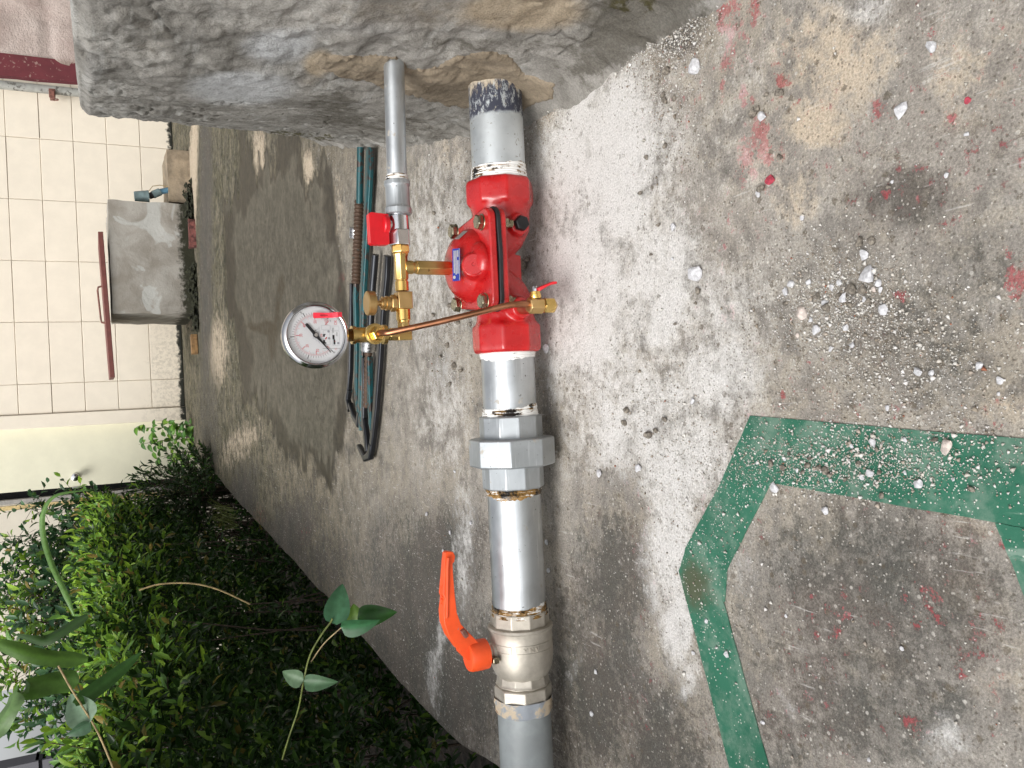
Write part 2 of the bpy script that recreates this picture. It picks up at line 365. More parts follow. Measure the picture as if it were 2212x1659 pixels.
def floor_masks(P):
    px, py = proj(P); k = ((P-CP) @ F_ > .1)
    nz = fbm(px/20, py/70, 5, 3)-.5; nb = fbm(P[:, 0]*9, P[:, 1]*9, 5, 11)-.5
    nz2 = fbm(px/5, py/55, 3, 19)-.5; wet = polydist(px+nz*10+nz2*10, py+nz*90+nz2*110, WET)
    w = sstep(-5, 6, wet)*k; silt = sstep(8, 40, wet+nz*60-4)*k
    silt = np.maximum(silt, 0)
    moss = sstep(-3, 5, polydist(px+nz*14, py+nz*30, MOSS))*k
    dark = 0; D = [(1330, 1270, 90, 190, 8, .9), (1290, 1500, 120, 170, 0, .9), (1860, 1280, 250, 190, 0, .8), (1850, 1530, 330, 150, 0, .7), (2000, 740, 220, 150, 20, .55), (2080, 560, 130, 100, 0, .5), (1980, 330, 200, 130, 0, .3), (1450, 60, 70, 60, 30, 1), (1330, 95, 60, 40, 30, .8), (930, 1250, 110, 180, 30, 1), (1000, 1480, 90, 170, 25, 1), (445, 500, 16, 420, 0, .9), (450, 900, 25, 160, 0, .6), (520, 1090, 36, 90, 10, .9), (620, 1160, 60, 110, 35, .9), (700, 1220, 70, 90, 40, .7), (840, 1180, 70, 130, 30, .6), (900, 1400, 130, 190, 30, .9), (1010, 1560, 90, 200, 20, .8),
        (1300, 1350, 110, 330, 8, .75), (1230, 1560, 100, 200, 0, .6), (1420, 1600, 120, 180, -20, .8), (1900, 1300, 330, 260, 0, .75), (1750, 1500, 240, 240, 0, .6), (1960, 430, 130, 80, 0, .8), (2010, 700, 170, 130, 20, .5), (2150, 320, 90, 130, 0, .4), (1440, 30, 90, 70, 20, 1), (1850, 560, 110, 80, 0, .35),
        (1590, 800, 60, 70, 30, .35), (1150, 560, 28, 90, 0, .6), (1185, 900, 26, 200, 0, .5), (1165, 260, 30, 120, 0, .5), (950, 790, 26, 70, 0, .45), (1270, 190, 70, 80, 0, .25), (2120, 560, 120, 90, 0, .5), (1560, 1080, 60, 80, 0, .3)]  # also paints contact dirt and shade along the pipe's near side
    for cx, cy, rx, ry, a, s in D: dark = np.maximum(dark, ell(px, py, cx, cy, rx, ry, a)*s)
    wh = 0; W = [(1300, 360, 150, 260, 8, .95), (1270, 620, 120, 260, 0, .9), (1480, 700, 200, 200, 0, .6), (1400, 900, 190, 110, -25, .75), (1590, 330, 90, 120, 0, .3), (985, 560, 60, 230, 0, .45), (1330, 300, 130, 150, 15, 1), (1260, 560, 110, 190, 0, .9), (1420, 620, 110, 210, 10, .8), (1330, 860, 120, 150, 0, .7), (1540, 820, 110, 120, 30, .75), (1480, 1010, 95, 130, 20, .85), (1445, 1180, 60, 150, 0, .9), (1468, 1340, 40, 110, 8, .9), (1500, 1450, 30, 70, 25, .6), (1600, 110, 80, 90, 0, .35),
        (930, 560, 60, 220, 0, .5), (960, 880, 60, 160, 0, .4), (1000, 1180, 26, 160, 0, .6), (960, 1330, 14, 120, 8, .6), (940, 1470, 20, 90, 0, .5), (1440, 960, 150, 60, 0, .4), (880, 30, 10, 10, 0, 0), (1880, 20, 40, 60, 70, .7), (1240, 1450, 14, 60, 20, .4), (1590, 1240, 60, 60, 0, .35), (2050, 1600, 60, 50, 0, .5), (1700, 1520, 14, 60, -30, .5), (2090, 430, 50, 60, 0, .3)]
    for cx, cy, rx, ry, a, s in W: wh = np.maximum(wh, ell(px, py, cx, cy, rx, ry, a)*s)
    rd = 0; Rr = [(1580, 90, 20, 120, 10, .9), (1615, 330, 16, 110, 12, .85), (1655, 380, 12, 60, 0, .8), (1700, 60, 14, 60, 20, .6), (1985, 60, 50, 20, 0, .5), (2060, 250, 50, 30, 30, .5), (1900, 330, 40, 40, 0, .4), (1820, 1350, 60, 90, 30, .45), (2150, 1560, 60, 50, 0, .5), (1570, 30, 34, 60, 0, 1), (1620, 40, 22, 90, 20, .8), (1610, 215, 26, 60, -10, .7), (1640, 320, 50, 80, 20, .9), (1690, 175, 22, 22, 0, .8), (1660, 140, 30, 30, 0, .5), (1900, 240, 30, 34, 0, 1), (1920, 410, 12, 36, 5, .9), (1570, 680, 26, 26, 30, .8), (1255, 190, 12, 22, 0, .9), (2195, 620, 30, 60, 0, 1), (2180, 540, 20, 22, 0, .9), (1950, 640, 26, 14, 0, .8), (1870, 950, 16, 14, 0, .4), (2080, 30, 60, 60, 0, .3), (2130, 180, 60, 40, 0, .4),
        (1690, 853, 10, 14, 0, 1), (1505, 665, 10, 10, 0, .8), (2000, 1300, 90, 80, 0, .55), (2060, 1440, 70, 60, 0, .55), (1950, 1560, 80, 60, 0, .5), (2130, 1350, 60, 100, 0, .45), (1880, 1130, 60, 50, 0, .3), (560, 1120, 20, 40, 0, .5), (660, 1150, 24, 40, 0, .45), (738, 600, 8, 14, 0, 1), (735, 625, 6, 8, 0, 1), (2010, 1190, 40, 40, 0, .45)]
    for cx, cy, rx, ry, a, s in Rr: rd = np.maximum(rd, ell(px, py, cx, cy, rx, ry, a)*s)
    tan = 0; T = [(1450, 190, 60, 60, 0, .3), (415, 420, 11, 260, 2, 1), (470, 760, 26, 90, 0, .7), (560, 330, 16, 60, 0, .8), (520, 960, 34, 70, 40, .6), (665, 360, 12, 40, 0, .9), (1800, 130, 150, 130, 0, .7), (1760, 270, 90, 60, 0, .8), (1720, 420, 60, 80, 0, .6), (2080, 180, 110, 120, 0, .5), (2170, 860, 100, 60, 0, .6), (1990, 420, 120, 60, 0, .3), (1650, 330, 80, 90, 0, .5), (2100, 1130, 110, 60, 0, .5), (2080, 1280, 80, 60, 0, .5), (2150, 1480, 70, 60, 0, .5), (1270, 250, 40, 60, 0, .5), (970, 330, 40, 40, 0, .5), (1260, 1300, 60, 120, 0, .3), (730, 450, 14, 80, 0, .5), (1180, 230, 30, 60, 0, .8)]
    for cx, cy, rx, ry, a, s in T: tan = np.maximum(tan, ell(px, py, cx, cy, rx, ry, a)*s)
    one = np.ones(len(px))
    return np.stack([w, silt*one, moss, one], 1), np.stack([dark*k, wh*k, rd*k, tan*k], 1)
Yr = np.concatenate([np.linspace(-2.5, .14, 14), np.geomspace(.15, 7.15, 640)])
NC = 460; NS = 6
wv = np.maximum(.35, Yr*.895+.26)
e = edgeX(Yr); xl = np.maximum(e+.02, -.62*wv); xr = np.maximum(.62*wv, .5)
cols = [e+(xl-e)*(i/NS) for i in range(NS)] + [xl+(xr-xl)*(i/NC) for i in range(NC)] + [xr+(4.5-xr)*((i/NS)**1.5) for i in range(NS+1)]
GX = np.stack(cols, 1); GY = np.repeat(Yr[:, None], GX.shape[1], 1)
GZ = (fbm(GX*40, GY*40, 4, 2)-.5)*.0012 + (fbm(GX*5, GY*5, 3, 9)-.5)*.0008*(1+3*sstep(1.2, 2.5, GY))
GZ[:, 0] -= .004
P = np.stack([GX.ravel(), GY.ravel(), GZ.ravel()], 1)
nr, nc = GX.shape; idx = np.arange(nr*nc).reshape(nr, nc)
Q = np.stack([idx[:-1, :-1], idx[:-1, 1:], idx[1:, 1:], idx[1:, :-1]], -1).reshape(-1, 4)
m1, m2 = floor_masks(np.stack([P[:, 0], P[:, 1], P[:, 0]*0], 1))
# slab side down to the garden
side = [P[idx[:, 0]] + np.array([-.004-.01*k, 0, -.02-.085*k]) + np.stack([(fbm(Yr*20, Yr*0+k*3, 3, 8)-.5)*.02, Yr*0, Yr*0], 1) for k in range(5)]
base = len(P); P2 = np.concatenate([P]+side)
sid = [idx[:, 0]]+[base+nr*k+np.arange(nr) for k in range(5)]
Q2 = [Q]
for k in range(5): Q2.append(np.stack([sid[k][:-1], sid[k][1:], sid[k+1][1:], sid[k+1][:-1]], -1))
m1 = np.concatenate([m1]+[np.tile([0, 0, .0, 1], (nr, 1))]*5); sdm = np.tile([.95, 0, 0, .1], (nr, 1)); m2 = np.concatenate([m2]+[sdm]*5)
t = NT('weathered_concrete_floor')
_, wet, silt, moss, _ = t.attr('wetmask'); _, dark, white, red, tan = t.attr('stain')
nL = t.ramp(t.noise(3.5, 6, .6, dist=.5), .36, .64); nM = t.ramp(t.noise(15, 7, .68, dist=.3), .34, .66); nF = t.ramp(t.noise(80, 7, .75), .34, .66); nG = t.ramp(t.noise(430, 4, .75), .33, .67); nH = t.ramp(t.noise(42, 6, .7), .36, .64); nK = t.ramp(t.noise(8, 6, .65, v=t.mapp((1, 1, 1), (4, 7, 1))), .36, .64)
ad = lambda *k: __import__('functools').reduce(lambda p, q_: t.math('ADD', p, q_), k)
mu = lambda p, q_: t.math('MULTIPLY', p, q_)
Yc = t.sep()[1]; far = t.ramp(Yc, 1.25, 2.6); vfar = t.ramp(Yc, 2.4, 4.0)
c = t.mix(ad(mu(nM, .5), mu(nH, .3), mu(nF, .2)), srgb(108, 104, 99), srgb(190, 184, 175))
c = t.mix(mu(t.ramp(nK, .3, .8), .3), c, srgb(166, 158, 148))
c = t.mix(mu(t.ramp(ad(mu(nL, .5), mu(nH, .5)), .35, .8), .4), c, srgb(168, 158, 140))
# farther slab: olive grey weathering
nS = t.ramp(t.noise(11, 8, .72, dist=.2), .38, .62); nT = t.ramp(t.noise(30, 7, .8), .38, .62)
c = t.mix(mu(far, .85), c, t.mix(ad(mu(nS, .45), mu(nT, .55)), srgb(46, 45, 38), srgb(134, 125, 106)))
c = t.mix(mu(vfar, t.ramp(nK, .2, .8, .35, .9)), c, t.mix(ad(mu(nS, .4), mu(nT, .6)), srgb(38, 45, 40), srgb(106, 100, 80)))
c = t.mix(mu(t.ramp(ad(tan, mu(nM, .35), mu(nF, .35), mu(nH, .2)), .75, 1.35), .8), c, srgb(200, 184, 162))
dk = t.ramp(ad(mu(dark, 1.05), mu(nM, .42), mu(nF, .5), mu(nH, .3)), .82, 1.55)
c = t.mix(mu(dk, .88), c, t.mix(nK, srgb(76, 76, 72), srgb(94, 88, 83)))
rk = t.ramp(ad(mu(red, .85), mu(nF, .62), mu(nH, .45), mu(nG, .18)), 1.24, 1.46)
c = t.mix(mu(rk, .72), c, t.mix(nM, srgb(150, 62, 68), srgb(172, 92, 96)))
rk2 = mu(t.ramp(nF, .86, .96), mu(t.ramp(nK, .55, .75), t.ramp(Yc, 1.0, .8)))
c = t.mix(mu(rk2, .6), c, srgb(160, 70, 78))
wk = t.ramp(ad(white, mu(nM, .35), mu(nF, .35), mu(nH, .2)), .62, 1.45)
c = t.mix(mu(wk, .88), c, srgb(218, 216, 213))
v1 = t.vor(270, out='Distance'); vc = t.vor(270, out='Color'); vs = t.t.nodes.new('ShaderNodeSeparateColor'); t.t.links.new(vc, vs.inputs[0])
sp = mu(mu(t.ramp(v1, .2, .34, 1, 0), t.ramp(vs.outputs[0], .80, .86)), t.ramp(wet, 0, .5, 1, 0))
c = t.mix(mu(sp, .5), c, srgb(210, 205, 196))
pt = mu(t.ramp(v1, .25, .4, 1, 0), t.ramp(vs.outputs[1], .72, .78)); c = t.mix(mu(pt, .6), c, srgb(92, 84, 75))
v3 = t.vor(150, out='Distance'); vc3 = t.vor(150, out='Color'); vs3 = t.t.nodes.new('ShaderNodeSeparateColor'); t.t.links.new(vc3, vs3.inputs[0])
sp3_ = mu(mu(t.ramp(ad(v3, mu(nG, .15)), .28, .4, 1, 0), t.ramp(vs3.outputs[0], .88, .92)), t.ramp(wet, 0, .5, 1, 0))
c = t.mix(mu(sp3_, .5), c, t.mix(vs3.outputs[1], srgb(196, 190, 182), srgb(226, 222, 214)))
v2 = t.vor(95, out='Distance'); vc2 = t.vor(95, out='Color'); vs2 = t.t.nodes.new('ShaderNodeSeparateColor'); t.t.links.new(vc2, vs2.inputs[0])
pt2 = mu(t.ramp(ad(v2, mu(nG, .2)), .32, .48, 1, 0), t.ramp(vs2.outputs[0], .86, .90)); c = t.mix(mu(pt2, .65), c, srgb(104, 95, 82))
c = t.mix(1.0, c, t.ramp(nG, 0, 1, .78, 1.18), 'MULTIPLY')
st = t.ramp(t.noise(1, 5, .6, v=t.mapp((220, 16, 1), (0, 3, 0))), .60, .68); c = t.mix(mu(mu(st, t.ramp(nK, .6, .8)), .4), c, srgb(214, 212, 208))
rim = mu(wet, t.ramp(silt, 0, 1, 1, 0))
c = t.mix(mu(t.ramp(ad(white, mu(nM, .35), mu(nH, .2)), .75, 1.4), .5), c, t.mix(nG, srgb(196, 193, 190), srgb(222, 220, 218)))
c = t.mix(mu(rim, .92), c, t.mix(nT, srgb(30, 27, 20), srgb(54, 48, 37)))
c = t.mix(mu(silt, .95), c, t.mix(ad(mu(nS, .35), mu(nT, .65)), srgb(46, 44, 35), srgb(92, 88, 77)))
ms = mu(silt, mu(t.ramp(ad(mu(nT, .6), mu(nH, .4)), .62, .74), t.ramp(nK, .3, .6))); c = t.mix(mu(ms, .8), c, srgb(44, 42, 30))
c = t.mix(mu(moss, t.ramp(nT, .1, .5)), c, srgb(50, 42, 26))
h = t.math('ADD', t.math('MULTIPLY', nF, .6), t.math('ADD', t.math('MULTIPLY', nG, .35), t.math('MULTIPLY', sp, .35)))
h = t.math('MULTIPLY', h, t.ramp(wet, 0, 1, 1, .25))
M['floor'] = t.out(c, t.ramp(t.math('ADD', t.math('MULTIPLY', wet, .8), t.math('MULTIPLY', silt, .05)), 0, 1, .9, .42), 0, t.bump(h, .5, .0022), Specular_IOR_Level=t.ramp(wet, 0, 1, .08, .16))
fl = npmesh('floor', P2, np.concatenate(Q2), 4, M['floor'], color={'wetmask': m1, 'stain': m2}, smooth=True); fl['kind'] = 'structure'; fl['label'] = 'stained concrete slab floor with wet patch and paint marks'

# garden ground round the slab
gb = MB(); NGr = 40
gx = np.concatenate([[-120, -40], np.linspace(-9, 0, 60), [10, 120]]); gy = np.concatenate([[-120, -30], np.linspace(-2, 10, 70), [40, 140]])
AX, AY = np.meshgrid(gx, gy); AZ = -.44+.10*(fbm(AX*2, AY*2, 4, 4)-.5)*(np.abs(AX) < 9.5)
gi = np.arange(AX.size).reshape(AX.shape)
go_ = npmesh('garden_ground', np.stack([AX.ravel(), AY.ravel(), AZ.ravel()], 1), np.stack([gi[:-1, :-1], gi[:-1, 1:], gi[1:, 1:], gi[1:, :-1]], -1).reshape(-1, 4), 4, M['soil'], smooth=True)
tag(go_, 'dark garden soil beside and below the slab', kind='structure')

# ------------------------------------------------------------------ green tape
t = NT('green_floor_tape'); n = t.noise(60, 6, .7); n2 = t.noise(9, 5); wv2 = t.noise(900, 2)
c = t.mix(t.ramp(n2, .3, .7), (.018, .115, .068, 1), (.032, .160, .098, 1)); c = t.mix(t.ramp(n, .56, .72, 0, .22), c, (.42, .46, .42, 1))
v1 = t.vor(330, out='Distance'); vc = t.vor(330, out='Color'); vs = t.t.nodes.new('ShaderNodeSeparateColor'); t.t.links.new(vc, vs.inputs[0])
c = t.mix(t.ramp(t.noise(22, 7, .72), .44, .66, 0, .32), c, (.36, .42, .36, 1))
gx_ = t.t.nodes.new('ShaderNodeVectorMath'); gx_.operation = 'DISTANCE'; t.t.links.new(t.geo, gx_.inputs[0]); sq_ = onz(1505, 1262, 0); gx_.inputs[1].default_value = tuple(sq_)
c = t.mix(t.ramp(t.math('ADD', gx_.outputs['Value'], t.math('MULTIPLY', t.noise(45, 6, .7), .05)), .035, .065, .75, 0), c, (.085, .07, .035, 1))
c = t.mix(t.math('MULTIPLY', t.math('MULTIPLY', t.ramp(v1, .2, .32, 1, 0), t.ramp(vs.outputs[0], .80, .84)), .85), c, (.66, .66, .60, 1))
sc = t.ramp(t.noise(1, 5, .6, v=t.mapp((60, 12, 1))), .62, .70, 0, .3); c = t.mix(sc, c, (.5, .56, .5, 1))
M['tape_green'] = t.out(c, .45, 0, t.bump(wv2, .25, .0006))
TZ = .0016
# corners traced: outer and inner outlines of the polygon
OUT = [(2260, 952), (1620, 898), (1590, 968), (1476, 1195), (1467, 1236), (1478, 1290), (1592, 1700)]
strips = [
    ('strip', [(2260, 952), (1620, 898), (1662, 1040), (1680, 1046), (2260, 1148)]),
    ('strip', [(1620, 898), (1560, 1035), (1482, 1180), (1466, 1235), (1490, 1280), (1565, 1300), (1570, 1230), (1665, 1042), (1680, 960)]),
    ('strip', [(1466, 1232), (1592, 1720), (1678, 1720), (1560, 1292), (1570, 1225)]),
    ('strip', [(2150, 1130), (2260, 1149), (2260, 1420), (2228, 1330), (2196, 1240)])]
tp = empty('floor_tape', tuple(onz(1570, 1040)), 'green tape outline stuck on the concrete near the viewer, gritty with cement dust', 'floor tape')
for k, (nm, pl) in enumerate(strips):
    out = []
    for i in range(len(pl)):
        a, b = pl[i], pl[(i+1) % len(pl)]
        for j in range(10):
            q = onz(a[0]+(b[0]-a[0])*j/10, a[1]+(b[1]-a[1])*j/10, TZ); jit = .0004 if j else 0
            out.append((q[0]+random.uniform(-jit, jit), q[1]+random.uniform(-jit, jit)))
    mb = MB(); mb.prism(out, (0, 0, .0002+k*.00025), (1, 0, 0), (0, 1, 0), (0, 0, 1), .0012)
    ob = mb.build('tape_strip', M['tape_green'], tp, sharp=20)

# ------------------------------------------------------------------ concrete plinth on the right
PATH = [(.43, -1.5), (.43, .3), (.425, .55), (.425, .70), (.425, .85), (.428, 1.02), (.435, 1.2), (.475, 1.4), (.60, 1.9), (.69, 2.2), (.722, 2.30), (.745, 2.335), (.80, 2.35), (1.3, 2.36), (3.2, 2.38)]
ds = [0]
for a, b in zip(PATH, PATH[1:]): ds.append(ds[-1]+math.hypot(b[0]-a[0], b[1]-a[1]))
def face_pt(s, z, extra=0):
    x = np.interp(s, ds, [p[0] for p in PATH]); y = np.interp(s, ds, [p[1] for p in PATH])
    x2 = np.interp(s+.01, ds, [p[0] for p in PATH]); y2 = np.interp(s+.01, ds, [p[1] for p in PATH])
    x0 = np.interp(s-.01, ds, [p[0] for p in PATH]); y0 = np.interp(s-.01, ds, [p[1] for p in PATH])
    tx, ty = x2-x0, y2-y0; l = np.hypot(tx, ty)+1e-9; nx, ny = -ty/l, tx/l
    rough = (fbm(s*5, z*5, 4, 21)-.5)*.014 + (fbm(s*35, z*35, 4, 31)-.5)*.011*(.4+1.3*sstep(.45, .6, fbm(s*4, z*4, 2, 77))) + (fbm(s*150, z*150, 2, 41)-.5)*.0022
    ridge = np.abs(fbm(s*9+3, z*9, 4, 51)-.5); rough = rough - .005*sstep(.022, .0, ridge)*sstep(.45, .6, fbm(s*3, z*3, 2, 53))
    near = sstep(1.35+1.5, 1.05+1.5, s); rough = rough + (fbm(s*60, z*60, 4, 91)-.5)*.007*np.exp(-np.maximum(z, 0)/.03)*near; fil = np.exp(-np.maximum(z, 0)/.030)*(.016+.02*near)*(1+.8*(fbm(s*14, z*0+1, 3, 61)-.5)) + np.exp(-np.maximum(z, 0)/.10)*.012
    top = sstep(.575, .592, z)*.010
    d = rough+fil-top+extra
    return np.stack([x+nx*d, y+ny*d, z+0*s], -1)
sv = np.concatenate([np.linspace(0, 1.6, 30), np.linspace(1.605, 4.25, 560), np.linspace(4.28, ds[-1], 30)]); zv = np.concatenate([[-.02], np.linspace(-.004, .592, 240)])
SS, ZZ = np.meshgrid(sv, zv); PP = face_pt(SS.ravel(), ZZ.ravel()).reshape(SS.shape+(3,))
tops = []
last = PP[-1].copy()
for k, (dx, dy, dz) in enumerate([(.006, 0, .003), (.03, -.02, .004), (.12, -.1, .004)]):
    q = last.copy(); q[:, 0] += dx; q[:, 1] = np.minimum(q[:, 1], 2.33+dy) ; q[:, 2] += dz; tops.append(q)
q = last.copy(); q[:, 0] = np.maximum(q[:, 0]+.2, 1.5); q[:, 0] = 3.2; q[:, 1] = np.minimum(q[:, 1], 2.2); q[:, 2] += .004; tops.append(q)
PP = np.concatenate([PP]+[q[None] for q in tops]); nr2, nc2 = PP.shape[:2]; ii = np.arange(nr2*nc2).reshape(nr2, nc2)
pv = PP.reshape(-1, 3); ppx, ppy = proj(pv)
warm = ell(ppx, ppy, 860, 30, 260, 50)*.4+ell(ppx, ppy, 1150, 20, 130, 50)*.9+ell(ppx, ppy, 690, 135, 40, 30)*.9+ell(ppx, ppy, 330, 80, 60, 60)*.35+ell(ppx, ppy, 640, 180, 60, 20)*.3
lightm = ell(ppx, ppy, 520, 190, 130, 40)+ell(ppx, ppy, 600, 100, 90, 40)*.9+ell(ppx, ppy, 800, 60, 160, 25)*.5+ell(ppx, ppy, 200, 150, 30, 60)*.5
darkm = ell(ppx, ppy, 1330, 90, 150, 60, -35)*.95+ell(ppx, ppy, 720, 230, 60, 40)*.9+ell(ppx, ppy, 1400, 20, 160, 60)+ell(ppx, ppy, 1040, 100, 180, 25)*.6+ell(ppx, ppy, 840, 270, 120, 25)*.7+ell(ppx, ppy, 480, 60, 60, 30)*.4
mossm = (ell(ppx, ppy, 620, 288, 40, 9)+ell(ppx, ppy, 690, 297, 40, 10)+ell(ppx, ppy, 1360, 15, 70, 40)*.8)*.62
t = NT('trowelled_cement'); _, a0, a1, a2, a3 = t.attr('stain')
n1 = t.noise(7, 6, .62, dist=.8); n2 = t.noise(45, 6, .7); n3 = t.noise(330, 4, .7); st = t.noise(1, 5, .6, v=t.mapp((20, 6, 60)))
c = t.mix(t.ramp(n1, .3, .7), srgb(112, 109, 103), srgb(158, 155, 149)); c = t.mix(t.ramp(st, .5, .72, 0, .5), c, srgb(172, 172, 168))
c = t.mix(t.ramp(n2, .52, .68, 0, .45), c, srgb(92, 89, 82))
c = t.mix(t.ramp(t.math('ADD', a0, t.math('MULTIPLY', n2, .5)), .5, 1.1, 0, .75), c, srgb(158, 142, 118))
c = t.mix(t.ramp(t.math('ADD', a1, t.math('MULTIPLY', n2, .4)), .5, 1.2, 0, .7), c, srgb(182, 184, 186))
c = t.mix(t.ramp(t.math('ADD', a2, t.math('MULTIPLY', t.ramp(n2, .35, .65), .6)), .6, 1.3, 0, .75), c, srgb(84, 80, 72))
c = t.mix(t.ramp(t.math('ADD', a3, t.math('MULTIPLY', t.ramp(n2, .35, .65), .7)), .8, 1.15, 0, .85), c, srgb(66, 62, 36))
c = t.mix(1.0, c, t.ramp(n3, .35, .65, .84, 1.14), 'MULTIPLY')
M['cement'] = t.out(c, .95, 0, Specular_IOR_Level=.1, normal= t.bump(t.math('ADD', n3, t.math('MULTIPLY', n2, .8)), .6, .0035))
pl = empty('concrete_plinth', (.43, 1.0, 0), 'rough grey cement plinth that both pipes run into', 'plinth')
npmesh('plinth_body', pv, np.stack([ii[:-1, :-1], ii[:-1, 1:], ii[1:, 1:], ii[1:, :-1]], -1).reshape(-1, 4), 4, M['cement'], pl, color={'stain': np.stack([warm, lightm, darkm, mossm], 1)}, smooth=True)
# fresh tan mortar patch
PATCH = [(672, 128), (700, 116), (760, 122), (800, 118), (862, 126), (885, 150), (930, 148), (985, 122), (1060, 110), (1092, 116), (1112, 134), (1130, 158), (1165, 168), (1198, 182), (1196, 212), (1150, 224), (1120, 244), (1060, 236), (1012, 232), (975, 230), (930, 216), (890, 206), (860, 196), (820, 186), (780, 172), (740, 170), (700, 150)]
s2 = np.linspace(2.2, 3.0, 330); z2 = np.linspace(-.002, .34, 180); S2, Z2 = np.meshgrid(s2, z2)
b0 = face_pt(S2.ravel(), Z2.ravel()); bx, by = proj(b0); dd = polydist(bx+(fbm(bx/9, by/9, 3, 5)-.5)*12, by+(fbm(bx/9, by/9, 3, 6)-.5)*12, PATCH)
lump = (fbm(S2.ravel()*90, Z2.ravel()*90, 4, 71)-.5)*.006*sstep(26, 6, dd)+(fbm(S2.ravel()*12, Z2.ravel()*12, 3, 72)-.5)*.008
holes = 0
hp = face_pt(S2.ravel(), Z2.ravel(), .0025*sstep(-2, 9, dd)+.001+lump*.6*sstep(0, 8, dd)-.010*sstep(1, -5, dd))
i2 = np.arange(S2.size).reshape(S2.shape); q = np.stack([i2[:-1, :-1], i2[:-1, 1:], i2[1:, 1:], i2[1:, :-1]], -1).reshape(-1, 4)
q = q[(dd[q] > -6).all(1)]; us, inv = np.unique(q, return_inverse=True)
t = NT('fresh_tan_mortar'); n1 = t.noise(14, 6, .6); n3 = t.noise(330, 5, .7)
c = t.mix(t.ramp(n1, .3, .7), srgb(112, 100, 83), srgb(144, 131, 112)); c = t.mix(1.0, c, t.ramp(n3, .3, .7, .78, 1.1), 'MULTIPLY')
M['tan_mortar'] = t.out(c, .85, 0, t.bump(n3, .6, .003))
npmesh('mortar_patch', hp[us], inv.reshape(-1, 4), 4, M['tan_mortar'], pl, smooth=True)

# plastered wall on top of the plinth, right
c0 = ony(172, 179, 2.2)
pw = empty('plastered_wall', (c0[0], 2.2, .59), 'pinkish rough plastered wall with dark red edge standing on the plinth', 'wall')
yy = np.linspace(0, 1, 120); zz = np.linspace(0, 1, 110); A, B = np.meshgrid(yy, zz)
jo = np.minimum(np.abs(((B*1.6/.19+.25) % 1)-.5), 9)*.0
blk = np.minimum(np.abs(((B.ravel()*1.5)/.16) % 1-.5), np.abs(((A.ravel()*2.2)/.30) % 1-.5)*2)
dsp = (fbm(A.ravel()*50, B.ravel()*34, 5, 81)-.5)*.014-.010*sstep(.06, .0, blk)
Vw = np.stack([c0[0]+A.ravel()*2.2, 2.2-dsp, .575+B.ravel()*1.5], 1)
Vw[:, 0] += (A.ravel() < .001)*(fbm(B.ravel()*40, B.ravel()*0, 4, 82)-.5)*.02
t = NT('pinkish_plaster'); n1 = t.noise(9, 6, .62); n3 = t.noise(260, 4, .7)
c = t.mix(t.ramp(n1, .3, .7), srgb(166, 148, 140), srgb(196, 182, 174)); c = t.mix(t.ramp(t.sep()[0], c0[0]+.035, c0[0]+.06, .6, 0), c, srgb(128, 112, 96)); c = t.mix(1.0, c, t.ramp(n3, .3, .7, .85, 1.1), 'MULTIPLY')
M['plaster'] = t.out(c, .9, 0, t.bump(t.math('ADD', n3, t.noise(60, 5)), .6, .006))
iw = np.arange(A.size).reshape(A.shape); npmesh('plaster_face', Vw, np.stack([iw[:-1, :-1], iw[:-1, 1:], iw[1:, 1:], iw[1:, :-1]], -1).reshape(-1, 4), 4, M['plaster'], pw, smooth=True)
mb = MB(); nseg = 40; vs = []
for k in range(nseg+1):
    z = .575+1.5*k/nseg; j = float(fbm(np.array([k*.7]), np.array([2.]), 3, 9)[0]-.5)*.012
    vs += [(c0[0]-.002+j, 2.19, z), (c0[0]-.003+j, 2.208, z), (c0[0]+.03, 2.25, z), (c0[0]+.05, 2.2, z)]
mb.add(vs, [(4*k+a, 4*k+(a+1) % 4, 4*k+4+(a+1) % 4, 4*k+4+a) for k in range(nseg) for a in range(4)])
M['dark_red_edge'] = worn('dark_red_edge_paint', srgb(104, 44, 50), srgb(150, 120, 112), .6, .8, 0, 90)
mb.build('red_painted_edge', M['dark_red_edge'], pw)
MB().box((c0[0]+1.09, 2.32, 1.32), (1.9, .12, 1.5)).build('wall_core', simple('brown_wall_core', (.06, .035, .03, 1), .9), pw)

# ------------------------------------------------------------------ far block wall
WY = 6.78
bw = empty('block_wall', (1.0, WY, 0), 'cream painted concrete block wall across the far end', 'wall')
MB().box((2.35, WY+.11, 1.3), (4.83, .20, 2.6+.04)).build('mortar_backing', M['mortar'], bw)
rows = [.002, .231, .457, .676, .888, 1.097, 1.31, 1.53, 1.75, 1.97, 2.19, 2.41, 2.62]
colsx = [-.053, .16, .60, 1.037, 1.473, 1.913, 2.35, 2.79, 3.23, 3.67, 4.1, 4.54, 4.76]
meshes = {}
for i, (za, zb) in enumerate(zip(rows, rows[1:])):
    for j, (xa, xb) in enumerate(zip(colsx, colsx[1:])):
        w_, h_ = round(xb-xa-.003, 3), round(zb-za-.003, 3); key = (w_, h_)
        if key not in meshes:
            b = .0025; vs = []
            for (yy_, m_) in ((0, b), (b, 0), (.03, 0)):
                vs += [(-w_/2+m_, yy_, -h_/2+m_), (w_/2-m_, yy_, -h_/2+m_), (w_/2-m_, yy_, h_/2-m_), (-w_/2+m_, yy_, h_/2-m_)]
            me = bpy.data.meshes.new('block'); me.from_pydata(vs, [], [(0, 1, 2, 3)]+[(4*k+a, 4*k+4+a, 4*k+4+(a+1) % 4, 4*k+(a+1) % 4) for k in range(2) for a in range(4)]); meshes[key] = me
        o = link('block', meshes[key], M['block'], bw); o.location = ((xa+xb)/2, WY-.0035+random.uniform(-.0015, .0015), (za+zb)/2)
        o.rotation_euler = (random.uniform(-.004, .004), 0, random.uniform(-.004, .004))
